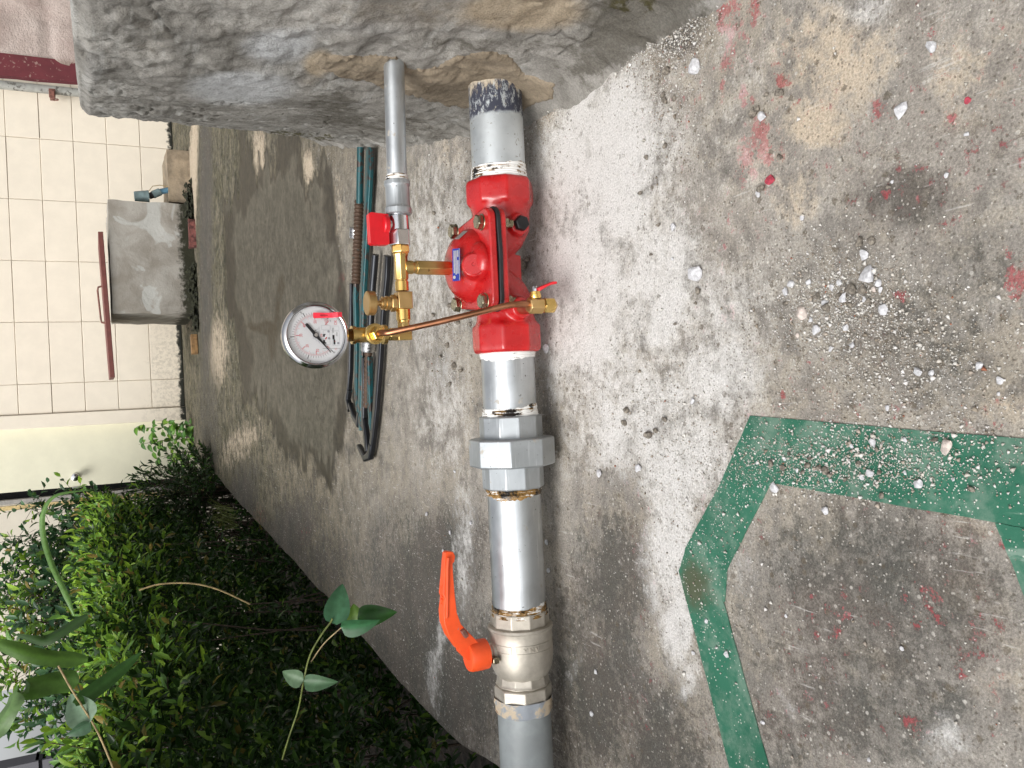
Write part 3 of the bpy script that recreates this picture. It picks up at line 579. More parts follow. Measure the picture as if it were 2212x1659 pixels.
MB().box((-.105, WY+.09, 1.3), (.098, .22, 2.62)).build('corner_pilaster', M['block'], bw, bevel=.004)
# door and walls to the left
dr = empty('door', (-.38, 6.85, -.3), 'pale cream door with round steel knob beyond the plants', 'door')
MB().box((-.375, 6.875, .95), (.45, .04, 2.45)).build('door_leaf', M['door'], dr, bevel=.003)
k0 = ony(163, 1030, 6.84)
MB().lathe((k0[0], 6.852, k0[2]), (0, -1, 0), [(0, .026), (.004, .028), (.008, .012), (.03, .011), (.036, .022), (.05, .029), (.062, .026), (.068, .012), (.069, .001)], 24).build('door_knob', M['chrome'], dr)
MB().box((k0[0]-.078, 6.853, k0[2]-.005), (.010, .004, .06)).build('latch_plate', M['conduit'], dr)
MB().box((-.63, 6.98, .95), (.07, .05, 2.45)).build('dark_gap', M['black'], dr)
bz = empty('beige_wall', (-1.5, 6.85, -.4), 'beige wall with yellow paint line left of the door gap', 'wall')
MB().box((-1.335, 6.93, .95), (1.30, .16, 2.8)).build('wall_panel', M['beige_wall'], bz)
MB().box((-.668, 6.87, .95), (.03, .06, 2.8)).build('door_jamb', simple('grey_jamb', (.36, .34, .31, 1), .7), bz, bevel=.003)
MB().box((-.71, 6.845, .95), (.03, .004, 2.8)).build('yellow_line', simple('yellow_line', (.62, .47, .22, 1), .7), bz)
gw = empty('grey_wall', (-5, 8.5, -.4), 'grey wall with a dark horizontal joint, far left beyond the hedge', 'wall')
zc = ony(85, 1600, 8.4)[2]
MB().box((-6.9, 8.5, zc+2.0), (7.6, .2, 4.0-.03)).build('wall_panel', M['grey_wall'], gw)
MB().box((-6.9, 8.5, zc-1.0), (7.6, .2, 2.0-.03)).build('wall_panel', M['grey_wall'], gw)
MB().box((-6.9, 8.53, zc), (7.6, .2, .08)).build('joint', M['black'], gw)

# conduit on the far wall
q0 = ony(90, 191, 6.70)
cn = empty('conduit', (q0[0], 6.72, 0), 'vertical grey conduit with clip on the far wall beside the plaster edge', 'conduit')
MB().tube([(q0[0], 6.71, z) for z in np.linspace(0, 2.6, 14)], .030, 16).build('conduit_pipe', M['conduit'], cn)
q1 = ony(112, 196, 6.67)
mb = MB(); mb.lathe((q1[0], 6.71, q1[2]), (0, 0, 1), [(-.02, .036), (.02, .036)], 16); mb.box((q1[0]-.03, 6.69, q1[2]), (.05, .06, .03)); mb.build('pipe_clip', M['rust_bar'], cn)
ring = [(q1[0]-.06, 6.67+.016*math.sin(a), q1[2]-.02+.018*math.cos(a)) for a in np.linspace(0, 2*math.pi, 16)]
MB().tube(ring, .004, 6).build('clip_ring', M['rust_bar'], cn)

# ------------------------------------------------------------------ manhole box with steel lid
bx = empty('cement_box', (.9, 5.65, 0), 'square grey cement box with rust red steel lid against the far wall', 'inspection box')
t = NT('box_render'); z = t.sep()[2]; n1 = t.noise(6, 6, .6, dist=.6); n2 = t.noise(30, 6, .7)
c = t.mix(t.ramp(n1, .3, .7), srgb(138, 132, 122), srgb(168, 164, 156)); c = t.mix(t.ramp(t.noise(5, 5, .5, dist=1), .56, .62, 0, .6), c, srgb(188, 190, 186))
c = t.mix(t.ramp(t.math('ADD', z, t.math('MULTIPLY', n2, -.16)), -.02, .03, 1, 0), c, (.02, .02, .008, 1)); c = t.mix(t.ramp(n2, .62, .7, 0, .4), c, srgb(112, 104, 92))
M['box'] = t.out(c, .85, 0, t.bump(t.math('ADD', n1, n2), .5, .008))
bv = []; 
mb = MB(); nx_, nz_ = 40, 26
def rough_box(mb, x0, x1, y0, y1, z0, z1, seed, amp=.012, n=18):
    def pt(x, y, z):
        o = lambda s: (float(fbm(np.array([x*7+z*3+s]), np.array([y*7+z*7-s]), 4, seed)[0])-.5)*amp*2
        return (x+o(1), y+o(5), z+o(9)*.5)
    def grid(f):
        vs = [pt(*f(i/n, j/n)) for j in range(n+1) for i in range(n+1)]
        mb.add(vs, [(j*(n+1)+i, j*(n+1)+i+1, (j+1)*(n+1)+i+1, (j+1)*(n+1)+i) for j in range(n) for i in range(n)])
    L = lambda a, b, t_: a+(b-a)*t_
    grid(lambda u, v: (L(x0, x1, u), y0, L(z0, z1, v))); grid(lambda u, v: (L(x0, x1, u), y1, L(z0, z1, v)))
    grid(lambda u, v: (x0, L(y0, y1, u), L(z0, z1, v))); grid(lambda u, v: (x1, L(y0, y1, u), L(z0, z1, v)))
    grid(lambda u, v: (L(x0, x1, u), L(y0, y1, v), z1))
rough_box(mb, .545, 1.245, 5.63, 6.42, -.01, .49, 91); mb.build('box_body', M['box'], bx, sharp=40)
a = ony(217, 500, 5.60); b = ony(243, 815, 5.60)
ldir = Vector(b)-Vector(a); ang = math.atan2(ldir.z, ldir.x)
lid = empty('steel_lid', ((a[0]+b[0])/2, 5.6, .5), 'flat rust red steel lid with bar handle lying on the cement box', 'steel lid')  # the cement box's own lid, a separate object resting on it
cm = Vector(((a[0]+b[0])/2, 5.92, (a[2]+b[2])/2)); rm = Matrix.Rotation(-math.atan2(ldir.z, abs(ldir.x))*-1*-1, 3, 'Y') if False else Matrix.Rotation(-math.atan2((Vector(a)-Vector(b)).z, (Vector(a)-Vector(b)).x), 3, 'Y')
mb = MB(); mb.box(cm, (abs(ldir.x), .64, .028), rm); mb.build('lid_plate', M['rust_paint'], lid, bevel=.003)
h0 = ony(226, 617, 5.66); h1 = ony(234, 700, 5.66)
hpz = .036
MB().tube([h0, (h0[0]-.01, 5.66, h0[2]+hpz), (h0[0]-.03, 5.66, h0[2]+hpz+.004), (h1[0]+.03, 5.66, h1[2]+hpz+.004), (h1[0]+.01, 5.66, h1[2]+hpz), h1], .0055, 8).build('bar_handle', M['rust_bar'], lid)
# dark moss at the foot
def clumps(name, pts, mat, label, cat, kind='stuff', n=400, r=.012, spread=.03):
    V = []; Fc = []; k = 0
    for _ in range(n):
        x, y, z = random.choice(pts); x += random.gauss(0, spread); y += random.gauss(0, spread*.4); z += abs(random.gauss(0, spread*.5)); rr = r*random.uniform(.4, 1.3)
        vs = [(x+rr*math.cos(a_)*random.uniform(.7, 1.2), y+rr*math.sin(a_)*random.uniform(.7, 1.2), z) for a_ in np.linspace(0, 5.2, 5)]+[(x, y, z+rr*random.uniform(.5, 1))]
        V += vs; Fc += [(k+i, k+(i+1) % 5, k+5) for i in range(5)]; k += 6
    o = npmesh(name, np.array(V), np.array(Fc), 3, mat); tag(o, label, cat, kind=kind); return o
mp = [tuple(onz(x, y, 0)) for x, y in [(418, 440), (420, 470), (420, 600), (424, 640), (428, 690), (415, 705), (425, 660), (420, 450), (415, 425)]]
mp = [(p[0], 5.60+random.uniform(-.03, .02), 0) for p in mp for _ in range(3)]
clumps('moss', mp, M['moss'], 'dark moss along the foot of the cement box', 'moss', n=900, r=.016, spread=.035)
# low block with capped pvc pipe
lb = empty('low_block', (1.45, 5.85, 0), 'low tan cement block beside the cement box', 'block')
mb = MB(); rough_box(mb, 1.265, 1.60, 5.68, 6.1, -.01, .135, 95, .006, 12); mb.build('block_body', simple('tan_render', srgb(146, 132, 112), .85, 0, .2, 14, .5, .006), lb, sharp=40)
pc = empty('capped_pipe', (1.3, 5.72, .13), 'short blue and grey capped plastic pipe rising from the low block', 'pipe stub')
p0 = ony(366, 408, 5.72); p1 = ony(346, 414, 5.72); p2 = ony(330, 421, 5.72); p3 = ony(322, 424, 5.72); p4 = ony(290, 424, 5.72)
MB().tube([p0-np.array([0, 0, .03]), p1], .018, 14).build('blue_stub', M['pvc_blue'], pc)
MB().tube([p1, p2], .024, 14).build('grey_socket', M['pvc_grey'], pc)
MB().tube([p2, p3], .020, 14).build('rubber_ring', M['rubber'], pc)
MB().tube([p3, p4], [.038, .031], 16).build('cap', M['pvc_grey'], pc, bevel=.003)
MB().tube([ony(322, 412, 5.70), ony(330, 402, 5.70), ony(345, 400, 5.70), ony(364, 403, 5.70)], .0025, 6).build('tie_cord', M['stem_tan'], pc)
o = MB().box((onz(422, 747)[0], 5.70, .022), (.125, .06, .040), Matrix.Rotation(.08, 3, 'Z')).build('wood_offcut', M['wood'], bevel=.003); tag(o, 'small wooden offcut on the floor by the cement box', 'wood offcut')
mb = MB(); rough_box(mb, .95, 1.12, 5.51, 5.57, -.01, .042, 97, .014, 8); o = mb.build('red_stone', simple('red_painted_stone', srgb(112, 66, 60), .85, 0, .4, 40, .5, .003)); tag(o, 'flat red painted stone in the moss in front of the cement box', 'stone')

# ------------------------------------------------------------------ main pipe line
def along(y0, y1): return PX(y0), PX(y1)
def pipe(yA, yB, label, mat, tapes, xa=None, xb=None, r=.0375):
    x0 = xa if xa is not None else PX(yA); x1 = xb if xb is not None else PX(yB)
    e_ = empty('steel_pipe', ((x0+x1)/2, PY, PZ), label, 'pipe')
    MB().lathe((x0, PY, PZ), (-1, 0, 0), [(0, r), (abs(x1-x0), r)], 64).build('pipe_wall', mat, e_, sharp=40)
    for (ya, yb, m_, side_) in tapes:
        xa_, xb_ = PX(ya), PX(yb); L_ = xa_-xb_; pr = []; nn = 14
        for i in range(nn+1):
            u = i/nn; rr = r+.0006+.0022*(u if side_ > 0 else 1-u)+.0005*math.sin(i*2.6); pr.append((u*L_, rr))
        mb = MB(); mb.lathe((xa_, PY, PZ), (-1, 0, 0), pr, 72, cap=False)
        if side_ > 0:   # ragged free edge
            for k in range(72): v = mb.v[k]; mb.v[k] = (v[0]+random.uniform(-.0015, .0015)-.004*math.sin(k*.17), v[1], v[2])
        else:
            for k in range(72): v = mb.v[-1-k]; mb.v[-1-k] = (v[0]+random.uniform(-.0015, .0015)+.004*math.sin(k*.17), v[1], v[2])
        mb.build('thread_tape', m_, e_, sharp=40)
    return e_
pipe(195, 392, 'short galvanised pipe from the cement plinth into the red valve', M['stub'], [(364, 394, M['tape_b'], 1)], xa=.47, xb=PX(395))
pipe(755, 905, 'short galvanised pipe between the red valve and the union', M['galv'], [(760, 775, M['tape'], -1), (880, 902, M['tape_b'], 1)])
pipe(1048, 1330, 'longer galvanised pipe between the union and the ball valve', M['galv'], [(1050, 1068, M['tape_c'], -1), (1302, 1324, M['tape_c'], 1)])
e4 = pipe(1505, 1700, 'old dull grey pipe leading out past the floor edge', M['old_grey'], [], xb=-2.2)
# sealant bead on the old pipe
mb = MB(); pr = [(0, .0405), (.006, .0415), (.010, .0395), (.018, .0400), (.022, .0378)]
mb.lathe((PX(1500), PY, PZ), (-1, 0, 0), pr, 64, cap=False, rad=lambda a: 1+.018*math.sin(a*5+1)+.012*math.sin(a*13))
t = NT('grey_sealant_rust'); n = t.noise(45, 6, .65); c = t.mix(t.ramp(n, .45, .55), srgb(150, 156, 164), srgb(196, 180, 156)); c = t.mix(t.ramp(n, .62, .68), c, srgb(140, 84, 52)); M['sealant'] = t.out(c, .6, 0, t.bump(n, .6, .002))
mb.build('sealant_bead', M['sealant'], e4, sharp=50)
mb = MB(); mb.lathe((PX(1308), PY, PZ), (-1, 0, 0), [(0, .0390), (.004, .0412), (.010, .0408)], 72, cap=False)
for k in range(72):
    v = mb.v[-1-k]; mb.v[-1-k] = (v[0]-.004*fbm(np.array([k*.25]), np.array([1.]), 3, 3)[0]*2+.002, v[1], v[2])
# union
un = empty('pipe_union', (PX(975), PY, PZ), 'large galvanised union with faceted middle nut in the main pipe', 'pipe union')
ph = .36
def oct_part(y0, y1, r, nm, par, mat, n=8, ch=.004, ph=ph, d=(-1, 0, 0), z=PZ, fx=PX):
    x0, x1 = fx(y0), fx(y1); L_ = x0-x1
    return MB().lathe((x0, PY, z), d, [(0, r-ch), (ch*.5, r), (L_-ch*.5, r), (L_, r-ch)], n, ph).build(nm, mat, par, bevel=.0012)
oct_part(896, 950, .0445, 'end_socket', un, M['galv_cast'], 10, ph=.3); oct_part(1000, 1054, .0435, 'end_socket', un, M['galv_cast'], 10, ph=.1); oct_part(944, 1005, .0605, 'union_nut', un, M['galv_cast'], 8, ph=.62)
# ball valve
bvv = empty('ball_valve', (PX(1400), PY, PZ), 'nickel ball valve with orange lever handle in the main pipe', 'ball valve')
oct_part(1312, 1348, .0415, 'end_socket', bvv, M['nickel'], 10, ph=.2)
x0 = PX(1345)
L = lambda y: x0-PX(y)
MB().lathe((x0, PY, PZ), (-1, 0, 0), [(0, .040), (.001, .0452), (.004, .0462), (.0055, .0452), (.0065, .0445), (L(1375), .0445), (L(1390), .0447), (L(1410), .0446), (L(1425), .0435), (L(1437), .0415), (L(1447), .0385), (L(1455), .0345), (L(1458), .03)], 56).build('valve_body', M['nickel'], bvv, sharp=35)
MB().lathe((PX(1452), PY, PZ), (-1, 0, 0), [(0, .036), (.008, .0368), (.011, .0375), (.013, .039), (.0145, .036)], 10, .2).build('neck', M['nickel'], bvv, bevel=.001)
oct_part(1474, 1507, .0405, 'end_hexagon', bvv, M['nickel'], 8, ph=.5)
# raised maker's frame and letters wrapped round the body
def text_geo(s, size, fn, ext=.0):
    cu = bpy.data.curves.new('t', 'FONT'); cu.body = s; cu.size = size; cu.align_x = 'CENTER'; cu.align_y = 'CENTER'; cu.extrude = ext; cu.resolution_u = 2
    ob = bpy.data.objects.new('t', cu); COL.objects.link(ob)
    me = bpy.data.meshes.new_from_object(ob.evaluated_get(bpy.context.evaluated_depsgraph_get()))
    vs = [fn(v.co) for v in me.vertices]; fs = [tuple(p.vertices) for p in me.polygons]
    bpy.data.objects.remove(ob); bpy.data.curves.remove(cu); bpy.data.meshes.remove(me); return vs, fs
RB = .0446
def wrapmap(xc, ac, r):        # local x -> round the pipe, local y -> -X
    def fn(co):
        a_ = ac + co.x/r; rr = r+co.z
        return (xc-co.y, PY-math.cos(a_)*rr, PZ+math.sin(a_)*rr)
    return fn
mb = MB(); vs, fs = text_geo('A N A', .0085, wrapmap(PX(1384), R(8), RB+.0002), .0013); mb.add(vs, fs)
def frame_strip(a0, a1, xa, xb, n=16):
    vs = []
    for i in range(n+1):
        a_ = a0+(a1-a0)*i/n
        for x_, rr in ((xa, RB-.001), (xa, RB+.0008), (xb, RB+.0008), (xb, RB-.001)): vs.append((x_, PY-math.cos(a_)*rr, PZ+math.sin(a_)*rr))
    return vs, [(4*i+k, 4*i+(k+1) % 4, 4*i+4+(k+1) % 4, 4*i+4+k) for i in range(n) for k in range(4)]
for (a0, a1, ya, yb) in ((-40, 36, 1375.5, 1377.5), (-40, 36, 1391.5, 1393.5), (34.5, 37, 1376, 1393), (46, 120, 1376.5, 1378.5), (46, 120, 1391, 1393), (44, 46.5, 1377, 1392.5)):
    mb.add(*frame_strip(R(a0), R(a1), PX(ya), PX(yb)))
mb.build('raised_lettering', M['nickel'], bvv, sharp=30)
mb = MB(); mb.lathe((ony(1012, 1419, PY)[0], PY, PZ+.035), (0, 0, 1), [(0, .014), (.012, .0125), (.0135, .0105), (.040, .0105)], 24); mb.build('stem_neck', M['nickel'], bvv)
mb = MB(); xs_ = ony(1012, 1419, PY)[0]
mb.lathe((xs_, PY, PZ+.054), (0, 0, 1), [(0, .019), (.001, .0205), (.012, .0208), (.024, .0205), (.0275, .019), (.0285, .016), (.0286, .0155), (.0278, .0145), (.0278, .0008)], 36)
mb.build('handle_hub', M['orange'], bvv)
MB().box((xs_-.006, PY-.016, PZ+.049), (.008, .012, .009)).build('stem_flat', M['zinc_bolt'], bvv, bevel=.001)
# lever: traced side profile, given real width
prof = [(985, 1400), (965, 1372), (955, 1345), (953, 1320), (956, 1290), (953, 1282), (956, 1240), (957, 1212), (959, 1193), (963, 1190), (976, 1191), (980, 1200), (978, 1212), (974, 1216), (975, 1250), (977, 1280), (981, 1320), (990, 1345), (1006, 1362), (1022, 1378), (1040, 1396), (1042, 1416), (1006, 1424), (990, 1408), (987, 1396)]
out = []
for x, y in prof:
    q = ony(x, y, PY); out.append((q[0], q[2]))
wfn = .0068
mb = MB(); n_ = len(out); vs = []
for sgn in (-1, 1):
    for (a_, b_) in out: vs.append((a_, PY+sgn*(wfn+.003*math.sin((a_-xs_)*25)), b_))
mb.add(vs, [tuple(range(n_-1, -1, -1)), tuple(range(n_, 2*n_))]+[(i, (i+1) % n_, n_+(i+1) % n_, n_+i) for i in range(n_)])
lv = mb.build('lever_handle', M['orange'], bvv, sharp=45, bevel=.0018)
# raised rib and letters on lever
mb = MB()
pts = [ony(x, y, PY-.0092) for x, y in ((965, 1335), (966, 1290), (966, 1230), (968, 1205))]
mb.tube([Vector(p) for p in pts], .0022, 8)
ta = Vector(ony(962, 1312, PY-.0088)); tb = Vector(ony(963, 1262, PY-.0088)); ex = (tb-ta).normalized()
def lmap(co): return ta.lerp(tb, .5)+ex*co.x+Vector((0, -.0028-co.z, 0))+Vector((0, -.2, .98))*co.y
mb.build('lever_rib', M['orange'], lv)
ta2 = Vector(ony(954, 1335, PY)); tb2 = Vector(ony(954, 1255, PY)); ex2 = (tb2-ta2).normalized(); ez2 = Vector((0, 0, 1)); ey2 = Vector((0, 1, 0))
mb = MB(); vs, fs = text_geo('SANWA', .011, lambda co: ta2.lerp(tb2, .5)+ex2*co.x+ey2*co.y+ez2*(co.z-.0005), .0008); mb.add(vs, fs); mb.build('lever_lettering', M['orange'], lv)
mb = MB(); mb.box(ony(1003, 1368, PY-.012), (.012, .008, .006), Matrix.Rotation(-.5, 3, 'Y')); mb.build('stop_tab', M['rust_bar'], bvv, bevel=.001)

# ------------------------------------------------------------------ red check valve
rv = empty('check_valve', (.165, PY, PZ), 'glossy red flanged check valve with blue nameplate in the main pipe', 'check valve')
VC = Vector((.165, PY, 0))
mb = MB()
for s_ in (1, -1):
    if s_ > 0: xa_, xb_ = PX(392), PX(447)
    else: xa_, xb_ = PX(762), PX(700)
    dx = -1 if s_ > 0 else 1; Lc = abs(xa_-xb_)
    mb.lathe((xa_, PY, PZ), (dx, 0, 0), [(0, .0445), (.003, .0475), (.008, .0485), (Lc-.004, .0485), (Lc, .046)], 8, .3)
    mb.lathe((xb_-dx*.002, PY, PZ), (dx, 0, 0), [(0, .0445), (.008, .041), (.02, .040)], 40)
    x1 = xb_+dx*.004
    mb.tube([(x1, PY, PZ), (x1+dx*.012, PY, PZ-.001), (x1+dx*.024, PY, PZ-.001), (x1+dx*.036, PY, PZ+.004), (x1+dx*.048, PY, PZ+.013), (x1+dx*.060, PY, PZ+.022), (x1+dx*.072, PY, PZ+.030)], [.040, .0395, .039, .036, .032, .029, .028], 28)
mb.box((.160, PY, .066), (.040, .034, .034))
# bosses for plug and drain valve
mb.lathe((.218, PY-.030, .062), (0, -1, 0), [(0, .018), (.012, .015), (.0145, .0135)], 24)
dv = ony(1140, 663, .985)
mb.lathe((dv[0], PY-.025, dv[2]+.004), (0, -1, 0), [(0, .02), (.02, .016), (.028, .0145)], 24)
mb.build('valve_body', M['red'], rv, remesh=.0017, smooth=7)
def flange(z, h, grow=0, wave=0, nm='flange', mat=M['red'], bev=.0022):
    pts = []; cor = [(-.066, -.068, .016), (.070, -.068, .016), (.060, .064, .03), (-.056, .064, .03)]
    for k, (cx, cy, r_) in enumerate(cor):
        sx = -1 if cx < 0 else 1; sy = -1 if cy < 0 else 1
        a0 = {(-1, -1): 180, (1, -1): 270, (1, 1): 0, (-1, 1): 90}[(sx, sy)]
        for j in range(7):
            a_ = R(a0+15*j); pts.append((cx-sx*r_+math.cos(a_)*(r_+grow), cy-sy*r_+math.sin(a_)*(r_+grow)))
        nx = cor[(k+1) % 4]
    dense = []
    for a_, b_ in zip(pts, pts[1:]+pts[:1]):
        m = max(1, int(math.hypot(b_[0]-a_[0], b_[1]-a_[1])/.01))
        for j in range(m): dense.append((a_[0]+(b_[0]-a_[0])*j/m, a_[1]+(b_[1]-a_[1])*j/m))
    mb = MB(); n = len(dense); vs = []
    for lev in (0, 1):
        for (x, y) in dense:
            dz = wave*math.exp(-((x-.005)/.022)**2)*(-1) if y < 0 else 0
            wv_ = 0 if lev == 0 and wave == 0 else dz
            vs.append((VC.x+x, VC.y+y, z+h*lev+wv_))
    mb.add(vs, [tuple(range(n-1, -1, -1)), tuple(range(n, 2*n))]+[(i, (i+1) % n, n+(i+1) % n, n+i) for i in range(n)])
    return mb.build(nm, mat, rv, bevel=bev, sharp=35)
flange(.0945, .0095, nm='lower_flange'); flange(.104, .0055, .0022, .0012, 'gasket', M['rubber'], .001); flange(.1095, .0105, nm='cover_flange')
mb = MB()
mb.lathe((VC.x, VC.y+.003, .114), (0, 0, 1), [(0, .052), (.006, .0515), (.014, .048), (.022, .042), (.028, .036), (.0325, .027), (.034, .015), (.0343, .002)], 40)
mb.ell((VC.x, VC.y-.030, .122), (.029, .033, .016), 24, 14)
bc = Vector(ony(1023, 571, PY-.049)); ax = Vector((0, -.86, .50)).normalized()
mb.tube([bc-ax*.03, bc-ax*.001], [.023, .0158], 28)
for sx, sy in ((1, 1), (-1, 1)):
    mb.tube([(VC.x+sx*.018, VC.y-.004, .127), (VC.x+sx*.048, VC.y+sy*.002, .119)], [.016, .009], 16)
mb.build('cover_dome', M['red'], rv, remesh=.0016, smooth=5)
MB().lathe(bc-ax*.003, ax, [(0, .0145), (.0035, .0142), (.0042, .0132), (.0042, .0025), (.0030, .0020), (.0030, .0002)], 32).build('inspection_boss', M['red'], rv)
bolts = [(.217, 1.0), (.112, 1.0), (.221, 1.090), (.117, 1.091)]
for (bx_, by_) in bolts:
    bo = MB(); bo.lathe((bx_, by_, .1198), (0, 0, 1), [(0, .0112), (.0012, .0112)], 24); bo.lathe((bx_, by_, .121), (0, 0, 1), [(0, .0105), (.0065, .0105), (.0078, .0092)], 6, random.random()); bo.build('bolt', M['zinc_bolt'], rv, bevel=.0006)
    bo = MB(); bo.lathe((bx_, by_, .0945), (0, 0, -1), [(0, .0100), (.001, .0105), (.010, .0105), (.011, .0095)], 6, random.random())
    for k in range(6): bo.lathe((bx_, by_, .0835-k*.0014), (0, 0, -1), [(0, .0055), (.0007, .0062), (.0014, .0055)], 14)
    bo.build('nut', M['zinc_bolt'], rv, bevel=.0005)
MB().lathe((.2178, PY-.0425, .062), (0, -1, 0), [(0, .0104), (.001, .011), (.009, .0108), (.0105, .0095)], 6, .3).build('hex_plug', M['black_iron'], rv, bevel=.0008)
# nameplate and sticker
def plate(cpt, ex_, ey_, w_, h_, mat, nm, par, th=.0006):
    ex_ = Vector(ex_).normalized(); ey_ = (Vector(ey_)-ex_*Vector(ey_).dot(ex_)).normalized(); ez_ = ex_.cross(ey_)
    mb = MB(); mb.prism([(-w_/2, -h_/2), (w_/2, -h_/2), (w_/2, h_/2), (-w_/2, h_/2)], cpt, ex_, ey_, ez_, th); return mb.build(nm, mat, par), ex_, ey_, ez_
npc = Vector(ony(986, 572, VC.y-.030)); npc.z = max(npc.z, .1455)
o, ex_, ey_, ez_ = plate(npc, (1, -.02, -.03), (0, .72, .42), .043, .0125, M['label_blue'], 'nameplate', rv)
mb = MB()
for k, (a0, a1, b_) in enumerate([(-.011, .019, .0030), (-.013, .019, 0), (-.012, .006, -.0030), (.010, .019, -.0030)]):
    mb.prism([(a0, b_-.0010), (a1, b_-.0010), (a1, b_+.0010), (a0, b_+.0010)], npc+ez_*.0007, ex_, ey_, ez_, .0002)
mb.lathe(npc+ez_*.0007+ex_*-.0165+ey_*.003, ez_, [(0, .0022), (.0002, .0022)], 16)
mb.prism([(-.021, -.0060), (.021, -.0060), (.021, -.0052), (-.021, -.0052)], npc+ez_*.0007, ex_, ey_, ez_, .0002)
mb.build('nameplate_print', M['ink_silver'], o)
mb = MB()
for (b_, s_) in ((.0030, '175 PSI  2 1/2'), (0, 'UL  FM  FIRE VALVE'), (-.0030, '2018')):
    vs, fs = text_geo(s_, .0021, lambda co: npc+ez_*.00095+ex_*(co.x+.003)+ey_*(co.y+b_), 0); 
    mb.add(vs, fs)
plate(Vector((VC.x+.040, VC.y-.013, .1365)), (.45, .12, -.55), (.2, .8, .2), .019, .008, M['ink_silver'], 'silver_sticker', rv)

# ------------------------------------------------------------------ small trim line
sp_ = empty('small_pipe', (.35, PY, SZ), 'thin galvanised pipe coming out of the plinth above the main pipe', 'pipe')
MB().tube([(.50, PY-.02, SZ+.002), (SX(385), PY, SZ)], .0134, 32).build('pipe_wall', M['galv_small'], sp_, sharp=40)
MB().lathe((SX(379), PY, SZ), (-1, 0, 0), [(0, .0138), (.003, .0147), (.006, .0142), (.008, .0150)], 32, cap=False).build('thread_tape', M['tape_b'], sp_)
cp = empty('pipe_coupling', (SX(427), PY, SZ), 'small galvanised coupling with raised bands on the thin pipe', 'coupling')
x0 = SX(391); Lc = x0-SX(464)
MB().lathe((x0, PY, SZ), (-1, 0, 0), [(0, .0155), (.001, .0172), (.006, .0174), (.0075, .0164), (.009, .0160), (Lc-.012, .0160), (Lc-.010, .0165), (Lc-.008, .0176), (Lc-.001, .0176), (Lc, .016)], 40).build('coupling_body', M['galv_cast'], cp, sharp=25)
mv = empty('mini_ball_valve', (SX(498), PY, SZ), 'small chrome ball valve with red butterfly handle on the thin pipe', 'ball valve')
x0 = SX(463); MB().lathe((x0, PY, SZ), (-1, 0, 0), [(0, .0118), (.002, .0122), (.003, .0132), (SX(463)-SX(498), .0138)], 32).build('valve_body', M['chrome'], mv, sharp=30)
MB().lathe((SX(497), PY, SZ), (-1, 0, 0), [(0, .0145), (.001, .0155), (SX(497)-SX(531)-.001, .0155), (SX(497)-SX(531), .0145)], 6, .45).build('hex_end', M['chrome'], mv, bevel=.0008)
mb = MB(); mb.lathe((SX(487), PY, SZ+.010), (0, 0, 1), [(0, .0075), (.006, .0072), (.007, .0055), (.016, .0052)], 20); mb.build('stem', M['chrome'], mv)
hx = SX(487)
mb = MB(); mb.lathe((hx, PY, SZ+.0155), (0, 0, 1), [(0, .0125), (.0005, .0132), (.006, .0134), (.008, .012)], 32)
mb.prism([(-.013, 0), (.026, 0), (.0275, .003), (.0275, .0225), (.0255, .026), (-.0125, .026), (-.0145, .0235)], (hx, PY+.0055, SZ+.0165), (-1, 0, 0), (0, 0, 1), (0, -1, 0), .0125)
mb.build('butterfly_handle', M['red_plastic'], mv, bevel=.0016, sharp=30)

bt = empty('brass_trim', (SX(577), PY, SZ), 'yellow brass tee and fittings linking the small valve to the red valve cover', 'brass fitting')
x0 = SX(531)
MB().lathe((x0, PY, SZ), (-1, 0, 0), [(0, .0118), (.001, .0128), (.009, .0128), (.0105, .0112), (.013, .0095)], 6, .2).build('hex_nipple', M['brass_gold'], bt, bevel=.0008)
mb = MB(); mb.lathe((SX(548), PY, SZ), (-1, 0, 0), [(0, .0102), (.003, .0098), (.004, .0092), (SX(548)-SX(604), .0092)], 8, .5); mb.lathe((SX(577), PY, SZ-.004), (0, 0, -1), [(0, .0095), (.012, .0090), (.0125, .0080), (.018, .0080)], 20)
mb.build('tee', M['brass'], bt, bevel=.0006)
z0 = SZ-.020
MB().lathe((SX(577), PY, z0), (0, 0, -1), [(0, .0085), (.0015, .0105), (.048, .0105), (.051, .0085), (.056, .0080)], 6, .2).build('hex_extension', M['brass'], bt, bevel=.0007)
MB().lathe((SX(603), PY, SZ), (-1, 0, 0), [(0, .0078), (.003, .0080), (.0035, .0090), (.0155, .0090), (.016, .0080)], 28).build('sleeve', M['brass_gold'], bt)
MB().lathe((SX(667), PY, SZ), (-1, 0, 0), [(0, .0080), (.001, .0094), (.0145, .0094), (.016, .0082), (.019, .0078)], 28).build('sleeve', M['brass_gold'], bt)
nv = empty('needle_valve', (SX(650), PY, SZ), 'brass needle valve with round knurled knob between the tee and elbow', 'needle valve')
MB().box(((SX(631)+SX(668))/2, PY, SZ-.001), (SX(631)-SX(668), .020, .0195)).build('valve_block', M['brass_cast'], nv, bevel=.0012)
kx = SX(655)
mb = MB(); mb.lathe((kx, PY, SZ+.0095), (0, 0, 1), [(0, .0105), (.0012, .0115), (.007, .0115), (.008, .010)], 6, .4); mb.build('packing_hexagon', M['brass_cast'], nv, bevel=.0006)
mb = MB(); mb.lathe((kx, PY, SZ+.0178), (0, 0, 1), [(0, .0088), (.003, .0088), (.0032, .0095), (.006, .0095), (.0062, .0078), (.009, .0078), (.0092, .0088), (.011, .0088), (.0112, .0065), (.013, .006)], 28); mb.build('bonnet', M['brass_cast'], nv)
MB().lathe((kx, PY, SZ+.030), (0, 0, 1), [(0, .0034), (.012, .0034)], 16).build('spindle', M['brass_cast'], nv)
